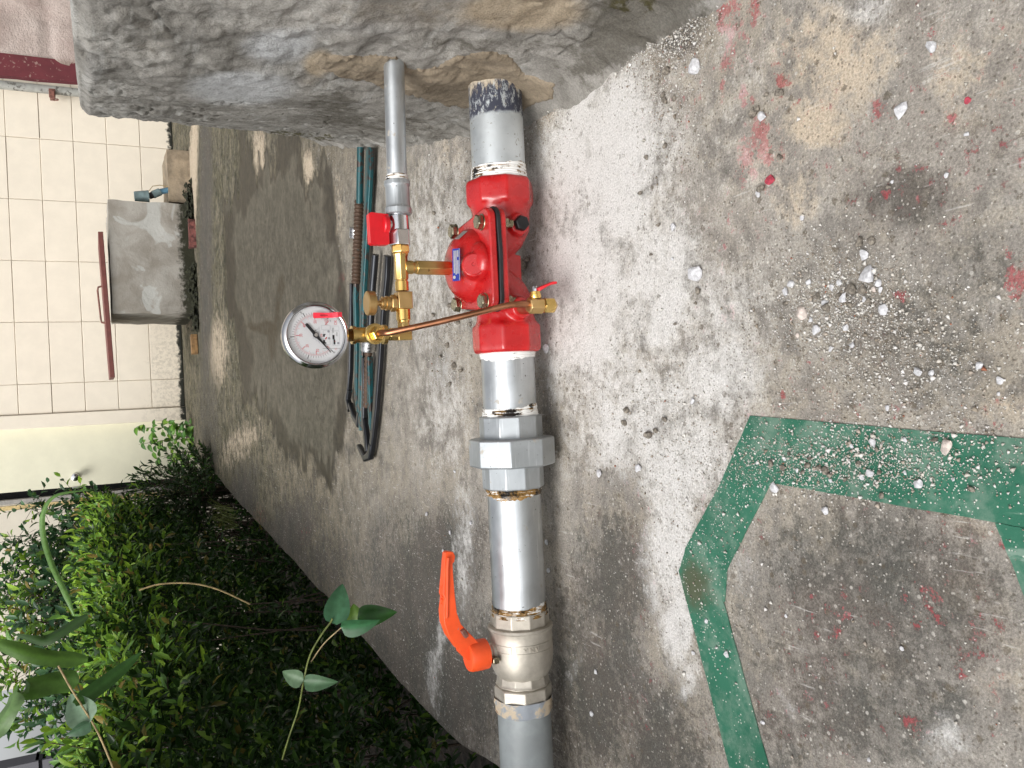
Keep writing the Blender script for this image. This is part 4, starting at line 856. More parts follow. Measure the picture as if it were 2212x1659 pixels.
n_ = 56; mb = MB(); vs = []; Hk = .0115; zk = SZ+.0385
rings = [(0, .0135), (.0008, .0150)]+[(.001+i*.00135, .0155) for i in range(8)]+[(Hk-.0006, .0150), (Hk, .0138)]
for i, (h_, r_) in enumerate(rings):
    for k in range(n_):
        a_ = 2*math.pi*k/n_; kn = .0004 if (i+k) % 2 == 0 and 1 < i < len(rings)-2 else 0
        vs.append((kx+(r_+kn)*math.cos(a_), PY+(r_+kn)*math.sin(a_), zk+h_))
m_ = len(rings); fs = [(i*n_+k, i*n_+(k+1) % n_, (i+1)*n_+(k+1) % n_, (i+1)*n_+k) for i in range(m_-1) for k in range(n_)]+[tuple(range(n_-1, -1, -1)), tuple((m_-1)*n_+k for k in range(n_))]
mb.add(vs, fs); mb.build('knurled_knob', M['brass_cast'], nv, sharp=18)

el = empty('brass_elbow', (SX(722), PY, SZ), 'brass elbow turning the small line up to the gauge', 'brass fitting')
ex0 = ony(870, 722, PY)[0]
mb = MB(); mb.lathe((SX(695), PY, SZ), (-1, 0, 0), [(0, .0082), (.0012, .0088), (.010, .0088)], 6, .45)
mb.box((ex0+.0002, PY, SZ+.001), (.0165, .0155, .0185))
mb.lathe((ex0, PY, SZ+.008), (0, 0, 1), [(0, .0088), (.012, .0088), (.013, .0078), (.018, .0074)], 8, .5)
mb.build('elbow_body', M['brass'], el, bevel=.0009)
gt = empty('gauge_tee', (ex0, PY, .25), 'brass tee under the gauge where the copper tube branches off', 'brass fitting')
zb = SZ+.024
mb = MB(); mb.lathe((ex0, PY, zb), (0, 0, 1), [(0, .0105), (.001, .0128), (.006, .0128), (.0075, .0105), (.012, .0092), (.026, .0092), (.028, .0100), (.042, .0100), (.0425, .0118), (.0475, .0118), (.048, .009)], 28)
mb.lathe((ex0, PY-.004, zb+.020), (0, -1, 0), [(0, .0105), (.006, .0105), (.0065, .0135), (.011, .0135), (.0115, .0115), (.013, .0112)], 28)
mb.build('tee_body', M['brass'], gt, sharp=28)
MB().lathe((ex0, PY-.0165, zb+.019), (0, -1, -.15), [(0, .0092), (.001, .0100), (.008, .0100), (.0095, .0080)], 6, .4).build('flare_nut', M['brass_gold'], gt, bevel=.0006)
mb = MB()
for k in range(7): mb.lathe((ex0, PY, zb+.048+k*.0016), (0, 0, 1), [(0, .0078), (.0008, .0086), (.0016, .0078)], 24)
mb.build('thread', M['brass_dark'], gt)
# copper tube
ct = empty('copper_tube', (ex0, .96, .16), 'bent copper tube running down in front of the red valve', 'copper tube')
ctp = [Vector((ex0, PY-.024, zb+.018)), Vector((ex0, PY-.032, zb+.015)), Vector(ony(838, 719, 1.006)), Vector(ony(862, 714, .998)), Vector(ony(900, 706, .988)), Vector(ony(950, 695, .976)), Vector(ony(1000, 683, .966)), Vector(ony(1045, 672, .958)), Vector(ony(1085, 662, .952)), Vector(ony(1110, 658, .949)), Vector(ony(1130, 657, .948)), Vector(ony(1152, 658, .948))]
def smooth_path(pts, k=5):
    o = []
    for i in range(len(pts)-1):
        p0, p1, p2, p3 = pts[max(i-1, 0)], pts[i], pts[i+1], pts[min(i+2, len(pts)-1)]
        for j in range(k):
            u = j/k; o.append(.5*((2*p1)+(-p0+p2)*u+(2*p0-5*p1+4*p2-p3)*u*u+(-p0+3*p1-3*p2+p3)*u**3))
    return o+[pts[-1]]
MB().tube(smooth_path(ctp), .0040, 18).build('tube_wall', M['copper'], ct, sharp=60)
# drain / angle valve
av = empty('angle_valve', (.10, .95, .05), 'tiny brass valve with red lever at the foot of the copper tube', 'angle valve')
a0 = Vector(ony(1141, 660, .950)); a1 = Vector(ony(1172, 660, .950)); ax_ = Vector((0, 0, -1))
MB().lathe(a0, ax_, [(0, .0095), (.001, .0112), (.019, .0112), (.0205, .0100), (.022, .0085)], 6, .35).build('upper_hexagon', M['brass_cast'], av, bevel=.0008)
MB().lathe(a0+ax_*.0215, ax_, [(0, .0098), (.001, .0108), (.0145, .0108), (.021, .0035)], 6, .1).build('pointed_nut', M['brass'], av, bevel=.0006)
st0 = Vector(ony(1157, 645, .950))
MB().lathe(st0, (1, 0, .05), [(0, .0072), (.001, .0076), (.0055, .0076), (.0058, .0068), (.009, .0068)], 20).build('stem_collar', M['brass_gold'], av)
MB().lathe(Vector(ony(1156, 629, .950)), (1, 0, .05), [(0, .0034), (.004, .0036), (.0065, .0030)], 8).build('lever_nut', M['chrome'], av)
l0 = Vector(ony(1158, 627, .950)); lt = [Vector(ony(1164, 624, .948)), Vector(ony(1178, 617, .944)), Vector(ony(1190, 612, .941)), Vector(ony(1200, 611, .938))]
mb = MB(); vs = []
for i, p in enumerate([l0]+lt):
    w_ = [.0062, .0066, .0050, .0056, .0045][i]; h_ = [.0022, .0024, .0016, .0018, .0016][i]
    d_ = Vector((0, -.1, -1)).normalized(); up = Vector((1, 0, .1)).normalized(); sd_ = Vector((0, 1, 0))
    vs += [p-sd_*w_-up*h_, p+sd_*w_-up*h_, p+sd_*w_+up*h_, p-sd_*w_+up*h_]
mb.add(vs, [(0, 1, 2, 3), (16, 19, 18, 17)]+[(4*i+k, 4*i+(k+1) % 4, 4*i+4+(k+1) % 4, 4*i+4+k) for i in range(4) for k in range(4)])
mb.build('lever', M['red_plastic'], av, bevel=.0008)
bs = Vector((dv[0], PY-.055, dv[2]+.004)); be = Vector(ony(1152, 664, .956))
MB().tube([bs+Vector((0, .01, 0)), bs, bs.lerp(be, .4), be], [.0095, .0095, .0085, .0085], 20).build('inlet_nipple', M['copper'], av)

# ------------------------------------------------------------------ pressure gauge
GZc = ony(675, 726, PY)[2]; GXc = ony(675, 726, PY)[0]; GR = .0418
GF = PY-.016                  # dial plane
pg = empty('pressure_gauge', (GXc, PY, GZc), 'round white dial pressure gauge in a polished steel case', 'pressure gauge')
nrm = Vector((.0, -1, 0))
MB().lathe((GXc, PY+.014, GZc), (0, -1, 0), [(0, .030), (.001, .0365), (.004, .0378), (.026, .0378), (.0262, .0395), (.0275, .0412), (.031, GR), (.0345, .0412), (.0372, .0390), (.0380, .0372), (.0372, .0358), (.0345, .0352), (.0305, .0349)], 96, cap=False).build('steel_case', M['steel_ring'], pg, sharp=50)
MB().lathe((GXc, PY+.0145, GZc), (0, -1, 0), [(0, .001), (.0002, .0365)], 48).build('case_back', M['steel_ring'], pg)
MB().lathe((GXc, GF+.001, GZc), (0, -1, 0), [(0, .0352), (.001, .0352)], 72).build('dial', M['dial'], pg)
MB().lathe((GXc, GF-.0052, GZc), (0, -1, 0), [(0, .0349), (.0008, .0349)], 72).build('lens', M['glass'], pg)
MB().lathe((ex0, PY, GZc-.0345), (0, 0, -1), [(0, .0090), (.002, .0095), (.009, .0095), (.010, .0080)], 6, .2).build('stem_hexagon', M['brass_dark'], pg, bevel=.0006)
dialE = {'k': MB(), 'r': MB(), 'p': MB(), 'g': MB()}
KS = GR/445.0                  # picture reading (right, up) in 445ths of the case radius
def dp(rx, up, lift=.0002): return (GXc+rx*KS, GF-lift, GZc+up*KS)
def stroke(k, x0, y0, x1, y1, w):
    dx, dy = x1-x0, y1-y0; l = math.hypot(dx, dy) or 1; nx, ny = -dy/l*w/2, dx/l*w/2
    dialE[k].add([dp(x0+nx, y0+ny), dp(x0-nx, y0-ny), dp(x1-nx, y1-ny), dp(x1+nx, y1+ny)], [(0, 1, 2, 3)])
def arc(k, r_, a0, a1, w):
    n = 60
    for i in range(n):
        p, q_ = R(a0+(a1-a0)*i/n), R(a0+(a1-a0)*(i+1)/n); stroke(k, r_*math.cos(p), r_*math.sin(p), r_*math.cos(q_), r_*math.sin(q_), w)
def dtext(k, s, rx, up, size, rot=0, sx=.78, shear=0):
    c_, s_ = math.cos(R(rot)), math.sin(R(rot))
    def fn(co):
        x = (co.x*sx+co.y*shear)/KS*0+co.x*sx+co.y*shear; y = co.y
        return (GXc+(rx*KS)+x*c_-y*s_, GF-.00025, GZc+up*KS+x*s_+y*c_)
    vs, fs = text_geo(s, size*KS, fn); dialE[k].add(vs, fs)
arc('p', 258, 222, -46, 5); arc('p', 275, 222, -46, 3); arc('g', 267, 222, -46, 2)
def A(v): return 225-v*4.5          # angle of a psi value
for v in range(0, 61):
    a_ = R(A(v)); big = v % 10 == 0; mid = v % 5 == 0
    stroke('r' if big else ('p' if mid else 'g'), 255*math.cos(a_), 255*math.sin(a_), (205 if big else 222 if mid else 232)*math.cos(a_), (205 if big else 222 if mid else 232)*math.sin(a_), 8 if big else 4 if mid else 3)
for i in range(0, 41):
    a_ = R(225-i*270/41.0); big = i % 10 == 0
    stroke('k', 276*math.cos(a_), 276*math.sin(a_), (330 if big else 305)*math.cos(a_), (330 if big else 305)*math.sin(a_), 8 if big else 3.2)
for s_, rx, up in (('10', -205, -22), ('20', -140, 115), ('30', 0, 188), ('40', 125, 138), ('50', 175, -5)): dtext('r', s_, rx, up, 56)
dtext('k', '0', -235, -243, 42, 45); dtext('k', '1', -338, 80, 42, 75); dtext('k', '2', -42, 352, 46, 0); dtext('k', '3', 290, 172, 46, -55)
dtext('r', 'psi', -5, -75, 50); dtext('r', 'NO', 170, -152, 58); dtext('r', 'OK', 165, -278, 58); dtext('k', 'bar', 190, -208, 22)
for k, (s_, up) in enumerate((('TEST EVERY YEAR', 28), ('KEEP VALVES OPEN', 6), ('RECORD READINGS HERE', -14), ('AIR OR WATER SERVICE ONLY', -34), ('REPLACE GAUGE AFTER FIVE YEARS', -52))): dtext('g', s_, 0, up+0, 17, 0, .8)
dtext('k', 'S', 60, 5, 46)
# black UL style marks and boxed panels
def rect(k, x0, y0, x1, y1, w=2.5):
    for a_, b_ in (((x0, y0), (x1, y0)), ((x1, y0), (x1, y1)), ((x1, y1), (x0, y1)), ((x0, y1), (x0, y0))): stroke(k, *a_, *b_, w)
rect('g', 75, -85, 128, -200); rect('g', 60, -210, 118, -318); rect('g', -130, -110, 60, -190); rect('g', -140, -225, 50, -318)
stroke('k', 12, -112, -22, -112, 26); stroke('k', 14, -126, 2, -126, 16); stroke('k', -66, -112, -110, -112, 26); stroke('k', -98, -130, -116, -130, 18)
stroke('k', -2, -240, -60, -240, 26); stroke('k', -62, -248, -128, -248, 24); stroke('r', -58, -128, -30, -150, 16); stroke('r', -80, -256, -98, -256, 14)
dtext('k', 'SYSTEMS', 62, -240, 30, 0, .6, .3); dtext('k', 'EXB507', 10, -288, 22, 0, .8); dtext('p', '75', -190, -268, 44); dtext('p', '5', -165, -150, 44)
for (x_, y_) in ((48, -176), (-45, -180), (-112, -300)): dialE['g'].lathe(dp(x_, y_, .0002), (0, -1, 0), [(0, 16*KS), (.00005, 16*KS)], 16)
stroke('k', -178, -85, -184, -320, 3)
for k, m_, nm in (('k', 'ink_black', 'black_print'), ('r', 'ink_red', 'red_print'), ('p', 'ink_pink', 'pink_print'), ('g', 'ink_grey', 'grey_print')):
    dialE[k].build(nm, M[m_], pg, sharp=None)
# needle
mb = MB(); a_ = R(219); c_, s_ = math.cos(a_), math.sin(a_)
def np2(u, v): return (u*c_-v*s_, u*s_+v*c_)
out = [np2(*p) for p in ((300, 3), (300, -3), (90, -14), (30, -22), (-60, -20), (-180, -20), (-196, -10), (-196, 10), (-180, 20), (-60, 20), (30, 22), (90, 14))]
mb.prism([(x*KS, y*KS) for x, y in out], (GXc, GF-.0022, GZc), (1, 0, 0), (0, 0, 1), (0, -1, 0), .0006); mb.build('needle', M['ink_black'], pg)
MB().lathe((GXc, GF, GZc), (0, -1, 0), [(0, 34*KS), (.0034, 34*KS), (.0036, 30*KS)], 24).build('needle_boss', M['ink_black'], pg); MB().lathe((GXc, GF-.0036, GZc), (0, -1, 0), [(0, 25*KS), (.0006, 24*KS)], 24).build('needle_pin', M['chrome'], pg)
# red removal sticker on the lens
mb = MB()
sp1 = [(222, 30), (292, 22), (296, -150), (300, -330), (270, -352), (232, -350), (226, -150)]
mb.prism([(x*KS, y*KS) for x, y in [(219, 20), (228, 34), (285, 34), (293, 24), (289, -120), (277, -192)][::-1]+[(222, -150)]], (GXc, GF-.0062, GZc), (1, 0, 0), (0, 0, 1), (0, -1, 0), .0004)
# tail crosses the rim and hangs off
def q3(rx, up, d): return (GXc+rx*KS, GF-d, GZc+up*KS)
mb.add([q3(222, -120, .0063), q3(289, -120, .0063), q3(222, -215, .0070), q3(288, -215, .0085), q3(226, -285, .0100), q3(292, -280, .0102), q3(230, -345, .0086), q3(296, -345, .0080)], [(0, 1, 3, 2), (2, 3, 5, 4), (4, 5, 7, 6)])
stk = mb.build('removal_sticker', M['sticker_red'], pg, sharp=None)
mb = MB(); vs, fs = text_geo('REMOVE', 34*KS, lambda co: (GXc+252*KS+co.y, GF-.0072, GZc-108*KS-co.x*.82)); mb.add(vs, fs); mb.build('sticker_print', M['ink_black'], stk, sharp=None)

# ------------------------------------------------------------------ pipe wrenches
def flat(pts, ws, th, z=.016):
    """bar through floor points with widths, height th"""
    P_ = [Vector(onz(x, y, z)) for x, y in pts]; vs = []; n = len(P_)
    for i, p in enumerate(P_):
        t_ = (P_[min(i+1, n-1)]-P_[max(i-1, 0)]); t_.z = 0; t_.normalize(); nn = Vector((-t_.y, t_.x, 0)); w_ = ws[i]/2; h_ = th[i]/2 if hasattr(th, '__len__') else th/2
        vs += [p-nn*w_-Vector((0, 0, h_*.6)), p-nn*w_*.7-Vector((0, 0, h_)), p+nn*w_*.7-Vector((0, 0, h_)), p+nn*w_-Vector((0, 0, h_*.6)), p+nn*w_+Vector((0, 0, h_*.6)), p+nn*w_*.7+Vector((0, 0, h_)), p-nn*w_*.7+Vector((0, 0, h_)), p-nn*w_+Vector((0, 0, h_*.6))]
    fs = [tuple(range(7, -1, -1)), tuple(8*(n-1)+k for k in range(8))]+[(8*i+k, 8*i+(k+1) % 8, 8*i+8+(k+1) % 8, 8*i+8+k) for i in range(n-1) for k in range(8)]
    return vs, fs
def threads(p0, p1, r, n=16):
    mb = MB(); p0 = Vector(p0); p1 = Vector(p1); d = p1-p0; L_ = d.length; pr = []
    for i in range(n): pr += [(L_*i/n, r*.82), (L_*(i+.35)/n, r), (L_*(i+.65)/n, r), (L_*(i+1)/n-.0002, r*.82)]
    mb.lathe(p0, d, pr, 18); return mb
def wrench(name, label, h2, th0, th1, ring, fork, main, mw, jawpts, zz, rod=True):
    o = empty(name, tuple(onz(*ring, 0)), label, 'pipe wrench')
    mb = MB(); mb.add(*flat(main, mw, [.013]*len(main), zz)); mb.build('main_handle', M['dark_steel'] if not rod else M['teal'], o, bevel=.001)
    mb = MB(); mb.tube([onz(*q_, zz+.004) for q_ in h2], .0085 if rod else .008, 14); mb.build('thin_handle', M['teal'] if rod else M['dark_steel'], o)
    threads(onz(*th0, zz+.003), onz(*th1, zz+.003), .0115 if rod else .009, 22 if rod else 14).build('screw_thread', M['rust'], o, sharp=25)
    d = Vector(onz(*th1, 0))-Vector(onz(*th0, 0)); rp = Vector(onz(*ring, zz+.003)); n_ = 40; rr = [(-.013, .014), (-.012, .0165)]+[(-.010+i*.0033, .0172+(.0006 if i % 2 else 0)) for i in range(7)]+[(.012, .0165), (.013, .014)]
    MB().lathe(rp-d.normalized()*0, d, rr, n_, rad=None).build('adjusting_ring', M['knurl'], o, sharp=12)
    for k, fk in enumerate(fork):
        mb = MB(); mb.add(*flat(fk, [.012]+[.017]*(len(fk)-2)+[.010], .013, zz+.001)); mb.build('fork_arm', M['teal'] if k % 2 == 0 else M['dark_steel'], o, bevel=.001)
    for jp in jawpts:
        mb = MB(); mb.add(*flat(jp, [.016, .022, .018, .009][:len(jp)], .014, zz+.001)); mb.build('jaw', M['dark_steel'], o, bevel=.0015)
    return o
wrench('pipe_wrench', 'larger teal pipe wrench with rusty thread, farther from the pipe', [(779, 318), (777, 440)], (776, 432), (769, 612), (770, 503),
       [[(771, 605), (769, 640), (772, 760), (772, 860), (778, 900)], [(761, 612), (759, 700), (757, 800), (754, 850)]],
       [(800, 318), (797, 400), (791, 520), (786, 620), (783, 760), (780, 880), (782, 930)], [.034, .034, .028, .025, .023, .024, .02], [[(778, 890), (775, 915), (766, 900), (757, 872)], [(755, 840), (751, 862), (757, 886)]], .016)
wrench('pipe_wrench', 'smaller dark pipe wrench with hooked jaw, nearer the thin pipe', [(811, 550), (805, 620), (799, 735)], (797, 725), (792, 880), (796, 748),
       [[(799, 770), (800, 850), (803, 915), (806, 930)], [(787, 772), (788, 840), (787, 900), (786, 925)]],
       [(837, 552), (834, 600), (826, 680), (820, 780), (813, 880), (807, 940), (803, 975)], [.020, .026, .026, .025, .023, .022, .018], [[(804, 960), (800, 984), (790, 990), (776, 962)], [(788, 905), (792, 945), (795, 975)]], .015, rod=False)

# ------------------------------------------------------------------ plants
def norm(v): return v/(np.linalg.norm(v, axis=-1, keepdims=True)+1e-9)
def leaves(pos, d, up, L_, W_, tone, fold=.25, droop=.15, detailed=False):
    """arrays: one folded blade each"""
    d = norm(d); s_ = norm(np.cross(d, up)); n_ = norm(np.cross(s_, d)); L_ = L_[:, None]; W_ = W_[:, None]; k = len(pos)
    if not detailed:
        V = np.stack([pos, pos+d*L_*.30-s_*W_*.46+n_*W_*fold, pos+d*L_*.45, pos+d*L_*.30+s_*W_*.46+n_*W_*fold, pos+d*L_*.66-s_*W_*.42+n_*W_*fold-n_*L_*droop*.4, pos+d*L_*.66+s_*W_*.42+n_*W_*fold-n_*L_*droop*.4, pos+d*L_-n_*L_*droop], 1)
        T = np.array([(0, 2, 1), (0, 3, 2), (1, 2, 4), (2, 3, 5), (2, 6, 4), (2, 5, 6)]); nv = 7
    V = V.reshape(-1, 3); Fq = (T[None]+(np.arange(k)*nv)[:, None, None]).reshape(-1, 3); C = np.repeat(tone, nv, 0)
    return V, Fq, C
def tones(n, pal, w):
    i = rng.choice(len(pal), n, p=np.array(w)/sum(w)); c = np.array(pal)[i]*rng.uniform(.75, 1.25, (n, 1)); return np.concatenate([c, np.ones((n, 1))], 1)
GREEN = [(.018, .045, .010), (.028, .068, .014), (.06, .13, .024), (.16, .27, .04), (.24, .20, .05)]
def bush(name, label, cat, sampler, nshoot, per, leafL, leafW, pal, wts, upbias=.8, par=None, spread=.9, twig=True, jitter=.4, group=None):
    P0, D0, tip = sampler(nshoot)
    D0 = norm(D0+rng.normal(0, jitter, D0.shape)); k = nshoot*per
    u = np.tile(np.linspace(0, 1, per), nshoot); pi = np.repeat(np.arange(nshoot), per); Ls = rng.uniform(.05, .11, nshoot)*leafL/.034
    pos = P0[pi]+D0[pi]*(Ls[pi]*u)[:, None]
    ang = np.tile(np.arange(per)*2.4, nshoot)+rng.uniform(0, .8, k)
    a = norm(np.cross(D0, np.array([.3, .2, .9]))); b = norm(np.cross(D0, a)); rad = a[pi]*np.cos(ang)[:, None]+b[pi]*np.sin(ang)[:, None]
    dd_ = norm(rad*spread*(1-.5*u)[:, None]+D0[pi]*(.5+.5*u)[:, None]+rng.normal(0, .15, (k, 3)))
    L1 = leafL*rng.uniform(.65, 1.2, k); W1 = leafW*rng.uniform(.8, 1.15, k)
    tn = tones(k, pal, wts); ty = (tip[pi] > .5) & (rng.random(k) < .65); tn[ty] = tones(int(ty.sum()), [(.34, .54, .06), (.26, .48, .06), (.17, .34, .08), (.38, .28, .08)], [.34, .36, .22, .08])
    V, Fq, C = leaves(pos, dd_, D0[pi]+np.array([0, 0, .3]), L1, W1, tn)
    root = empty(name, (float(P0[:, 0].mean()), float(P0[:, 1].mean()), -.4), label, cat, group)
    o = npmesh('foliage', V, Fq, 3, M['leaf'], root, color={'tone': C}); o['kind'] = 'stuff'
    if twig:
        mb = MB(); sel = rng.choice(nshoot, min(nshoot, 700), replace=False)
        for i in sel:
            p = P0[i]; mb.tube([p-D0[i]*.06*(leafL/.034), p+D0[i]*Ls[i]*.9], .0013, 4, cap=False)
        for i in rng.choice(nshoot, 60, replace=False):
            p = P0[i]; g_ = np.array([p[0]-rng.uniform(-.1, .25), p[1]+rng.normal(0, .12), -.42]); m_ = (p+g_)/2+rng.normal(0, .04, 3); mb.tube([g_, m_, p], [.005, .003, .0015], 5, cap=False)
        o2 = mb.build('branches', M['twig'], root); o2['kind'] = 'stuff'
    return root
HY0, HY1 = .2, 5.3  # near stretch lies out of view, added to darken the void beside the slab
def hedge_top(y, x=None):
    return .585+.05*(fbm(y*2.1, y*0+1, 3, 14)-.5)*2
def hedge(n):
    y = HY0+(HY1-HY0)*rng.random(n)**1.15; ex_ = edgeX(y); typ = rng.random(n); tip = np.zeros(n)
    front = ex_-.05-.04*rng.random(n)-.10*sstep(2.3, 1.6, y); width = 1.25
    x = front-width*rng.random(n); top = hedge_top(y)+.10*(fbm(x*4, y*4, 3, 15)-.5)+.05*sstep(2.6, 1.6, y)
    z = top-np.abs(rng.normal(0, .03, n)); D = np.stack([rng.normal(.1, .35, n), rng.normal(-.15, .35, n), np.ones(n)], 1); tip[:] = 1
    f = typ > .48                       # front face
    zf = top-.02-(.88*rng.random(n)**1.5)
    inn = .02+.22*fbm(y*5, zf*5, 3, 16)+.30*sstep(.5, .0, zf)
    x[f] = (front-inn)[f]+.03; z[f] = zf[f]; D[f] = np.stack([rng.uniform(.5, 1.2, n), rng.normal(-.35, .4, n), rng.uniform(.1, .9, n)], 1)[f]
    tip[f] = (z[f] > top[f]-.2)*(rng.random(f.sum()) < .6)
    g_ = typ > .84                      # inside
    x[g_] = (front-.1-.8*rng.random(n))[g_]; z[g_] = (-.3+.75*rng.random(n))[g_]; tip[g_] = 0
    return np.stack([x, y, z], 1), D, tip
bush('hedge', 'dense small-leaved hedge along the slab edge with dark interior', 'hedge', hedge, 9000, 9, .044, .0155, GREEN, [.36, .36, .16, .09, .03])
def ballsam(cx, cy, cz, rx, ry, rz, tipz=.3):
    def f(n):
        v = norm(rng.normal(0, 1, (n, 3))); r_ = rng.random(n)[:, None]**.4; p = v*r_*np.array([rx, ry, rz])+np.array([cx, cy, cz]); return p, v+np.array([0, 0, .7]), (v[:, 2] > tipz).astype(float)
    return f
def sprays(bases, L_, lean, n_per):
    def f(n):
        bi = rng.integers(0, len(bases), n); u = rng.random(n)**.7; b = np.array(bases)[bi]; ln = np.array(L_)[bi]; le = np.array(lean)[bi]
        p = b+np.stack([le[:, 0]*u**1.6, le[:, 1]*u, ln*u], 1)+rng.normal(0, .014, (n, 3)); return p, np.stack([le[:, 0]+rng.normal(0, .6, n), rng.normal(-.3, .5, n), np.ones(n)*.6], 1), (rng.random(n) < .2).astype(float)
    return f
s0 = ony(410, 1050, 5.3)
bush('shrub', 'small dark shrub tip at the far end of the hedge by the slab corner', 'shrub', ballsam(s0[0]-.05, 5.3, .10, .24, .25, .28, .9), 300, 9, .045, .014, GREEN, [.5, .4, .1, .0, .0])
# tall sprays against the beige wall
def at(x, y, Y): return ony(x, y, Y)
b1 = [at(230, y, 6.2) for y in (1085, 1120, 1150, 1185, 1215, 1250, 1290)]; L1 = [.42, .52, .40, .66, .70, .74, .66]
tops_ = [at(165, 1080, 6.1), at(60, 1100, 6.1), at(130, 1150, 6.1), at(20, 1165, 6.1), at(35, 1210, 6.1), at(25, 1250, 6.1), at(10, 1290, 6.1)]
Ls_ = [float(t_[2]-b_[2]) for t_, b_ in zip(tops_, b1)]; ln_ = [(float(t_[0]-b_[0]), 0.) for t_, b_ in zip(tops_, b1)]
bush('tall_shrub', 'loose leafy shrub rising in front of the beige wall', 'shrub', sprays(b1, Ls_, ln_, 0), 190, 6, .060, .026, [(.03, .085, .03), (.05, .13, .05), (.09, .18, .05)], [.45, .4, .15], spread=1.2)
b2 = ony(200, 1240, 5.6)
bush('dark_shrub', 'deep green bushy shrub between the hedge and the beige wall', 'shrub', ballsam(b2[0]-.05, 5.9, .36, .36, .3, .30, .7), 260, 8, .058, .024, [(.012, .04, .018), (.02, .07, .03), (.05, .13, .05)], [.45, .4, .15], spread=1.2)
b3 = ony(60, 1400, 5.6)
bush('broad_shrub', 'pale leaved shrub at far left behind the strap leaves', 'shrub', ballsam(b3[0], 5.8, .72, .6, .4, .42, .6), 420, 8, .070, .034, [(.04, .10, .05), (.08, .17, .08), (.14, .25, .05)], [.4, .4, .2], spread=1.3)
bush('garden_shrub', 'dense dark shrub behind the hedge near the grey wall', 'shrub', ballsam(-2.3, 5.2, .45, .7, .6, .42, .6), 700, 8, .06, .022, [(.02, .05, .02), (.03, .08, .03), (.06, .13, .04)], [.5, .35, .15], spread=1.1)
bush('garden_shrub', 'low dark shrub behind the middle of the hedge', 'shrub', ballsam(-1.7, 3.6, .15, .5, 1.2, .45, .6), 900, 9, .045, .018, GREEN, [.5, .35, .1, .05, 0])

# detailed single leaves as parts
def leafmesh(L_, W_, tone, bend=.3, fold=.22, shape='oval', nseg=10, twist=0, wav=0):
    V = []; Fq = []; nw = 5
    for i in range(nseg+1):
        u = i/nseg
        w_ = {'oval': math.sin(math.pi*min(1, u**.72*1.0))**.85 if 0 < u < 1 else 0, 'strap': min(1, (u+.08)*4)*(1-u**4)**.8 if u < 1 else 0, 'heart': (math.sin(math.pi*u**.55))**.8 if 0 < u < 1 else 0}[shape]*W_/2+.0004
        b = bend*u*u; x = L_*u*math.cos(b*.7); z = -L_*u*math.sin(b*.7)
        for j in range(nw):
            s_ = (j-(nw-1)/2)/((nw-1)/2); tw = twist*u
            yy_ = s_*w_; zz_ = abs(s_)*w_*fold*2+wav*math.sin(u*14+s_*2)*w_
            V.append((x, yy_*math.cos(tw)-zz_*math.sin(tw), z+yy_*math.sin(tw)+zz_*math.cos(tw)))
    for i in range(nseg):
        for j in range(nw-1): a_ = i*nw+j; Fq.append((a_, a_+1, a_+nw+1, a_+nw))
    me = bpy.data.meshes.new('leaf'); me.from_pydata(V, [], Fq); me.shade_smooth()
    at_ = me.attributes.new('tone', 'FLOAT_COLOR', 'POINT')
    col = []
    for i in range(nseg+1):
        for j in range(nw):
            k_ = 1.35 if j == 2 else 1.0+.12*math.sin(i*1.9+j); col += [tone[0]*k_, tone[1]*k_, tone[2]*k_, 1]
    at_.data.foreach_set('color', col); return me
def put_leaf(par, me, p, tipd, up=(0, 0, 1), s=1):
    d = Vector(tipd).normalized(); y_ = Vector(up).cross(d).normalized(); z_ = d.cross(y_)
    o = link('leaf', me, M['leaf_big'], par); m_ = Matrix(((d.x, y_.x, z_.x, p[0]), (d.y, y_.y, z_.y, p[1]), (d.z, y_.z, z_.z, p[2]), (0, 0, 0, 1)))
    o.matrix_parent_inverse = Matrix(); par_m = Matrix.Translation(par.location); o.matrix_local = par_m.inverted() @ m_ @ Matrix.Scale(s, 4); return o
def leaf_between(par, a_, b_, W_, tone, shape='oval', up=(0, -.5, .8), bend=.25, fold=.18, twist=0, wav=0):
    a_ = Vector(a_); b_ = Vector(b_); d = b_-a_; me = leafmesh(d.length*1.02, W_, tone, bend, fold, shape, 12, twist, wav); n_ = Vector(up)
    return put_leaf(par, me, a_+n_.normalized()*d.length*bend*.18, d+n_.normalized()*d.length*bend*.25, up)
# vine reaching over the slab edge
VY = 1.32
vn = empty('vine', tuple(ony(655, 1470, VY)), 'twining vine with broad dark leaves reaching over the slab edge', 'vine')
vpts = [ony(610, 1640, 1.40), ony(625, 1590, 1.38), ony(645, 1530, 1.36), ony(657, 1465, VY), ony(670, 1415, VY), ony(692, 1375, VY), ony(715, 1343, VY), ony(717, 1336, VY)]
MB().tube(smooth_path([Vector(p) for p in vpts]), .0014, 7).build('stem', M['stem'], vn)
MB().tube(smooth_path([Vector(p) for p in [ony(672, 1430, 1.34), ony(700, 1390, 1.33), ony(738, 1355, 1.31)]]), .0010, 6).build('stem', M['stem_tan'], vn)
dg = (.035, .115, .045); dg2 = (.022, .085, .014); yg = (.07, .14, .012)
leaf_between(vn, ony(728, 1348, VY), ony(738, 1257, VY+.03), .042, (.05, .14, .07), 'heart', (-.2, -.9, .5))
leaf_between(vn, ony(738, 1352, 1.31), ony(820, 1343, 1.28), .034, (.035, .12, .05), 'heart', (-.4, -.6, .7))
leaf_between(vn, ony(775, 1335, 1.33), ony(857, 1322, 1.30), .036, dg2, 'heart', (.2, -.5, .9))
leaf_between(vn, ony(778, 1345, 1.35), ony(762, 1305, 1.36), .034, yg, 'heart', (0, -.7, .6))
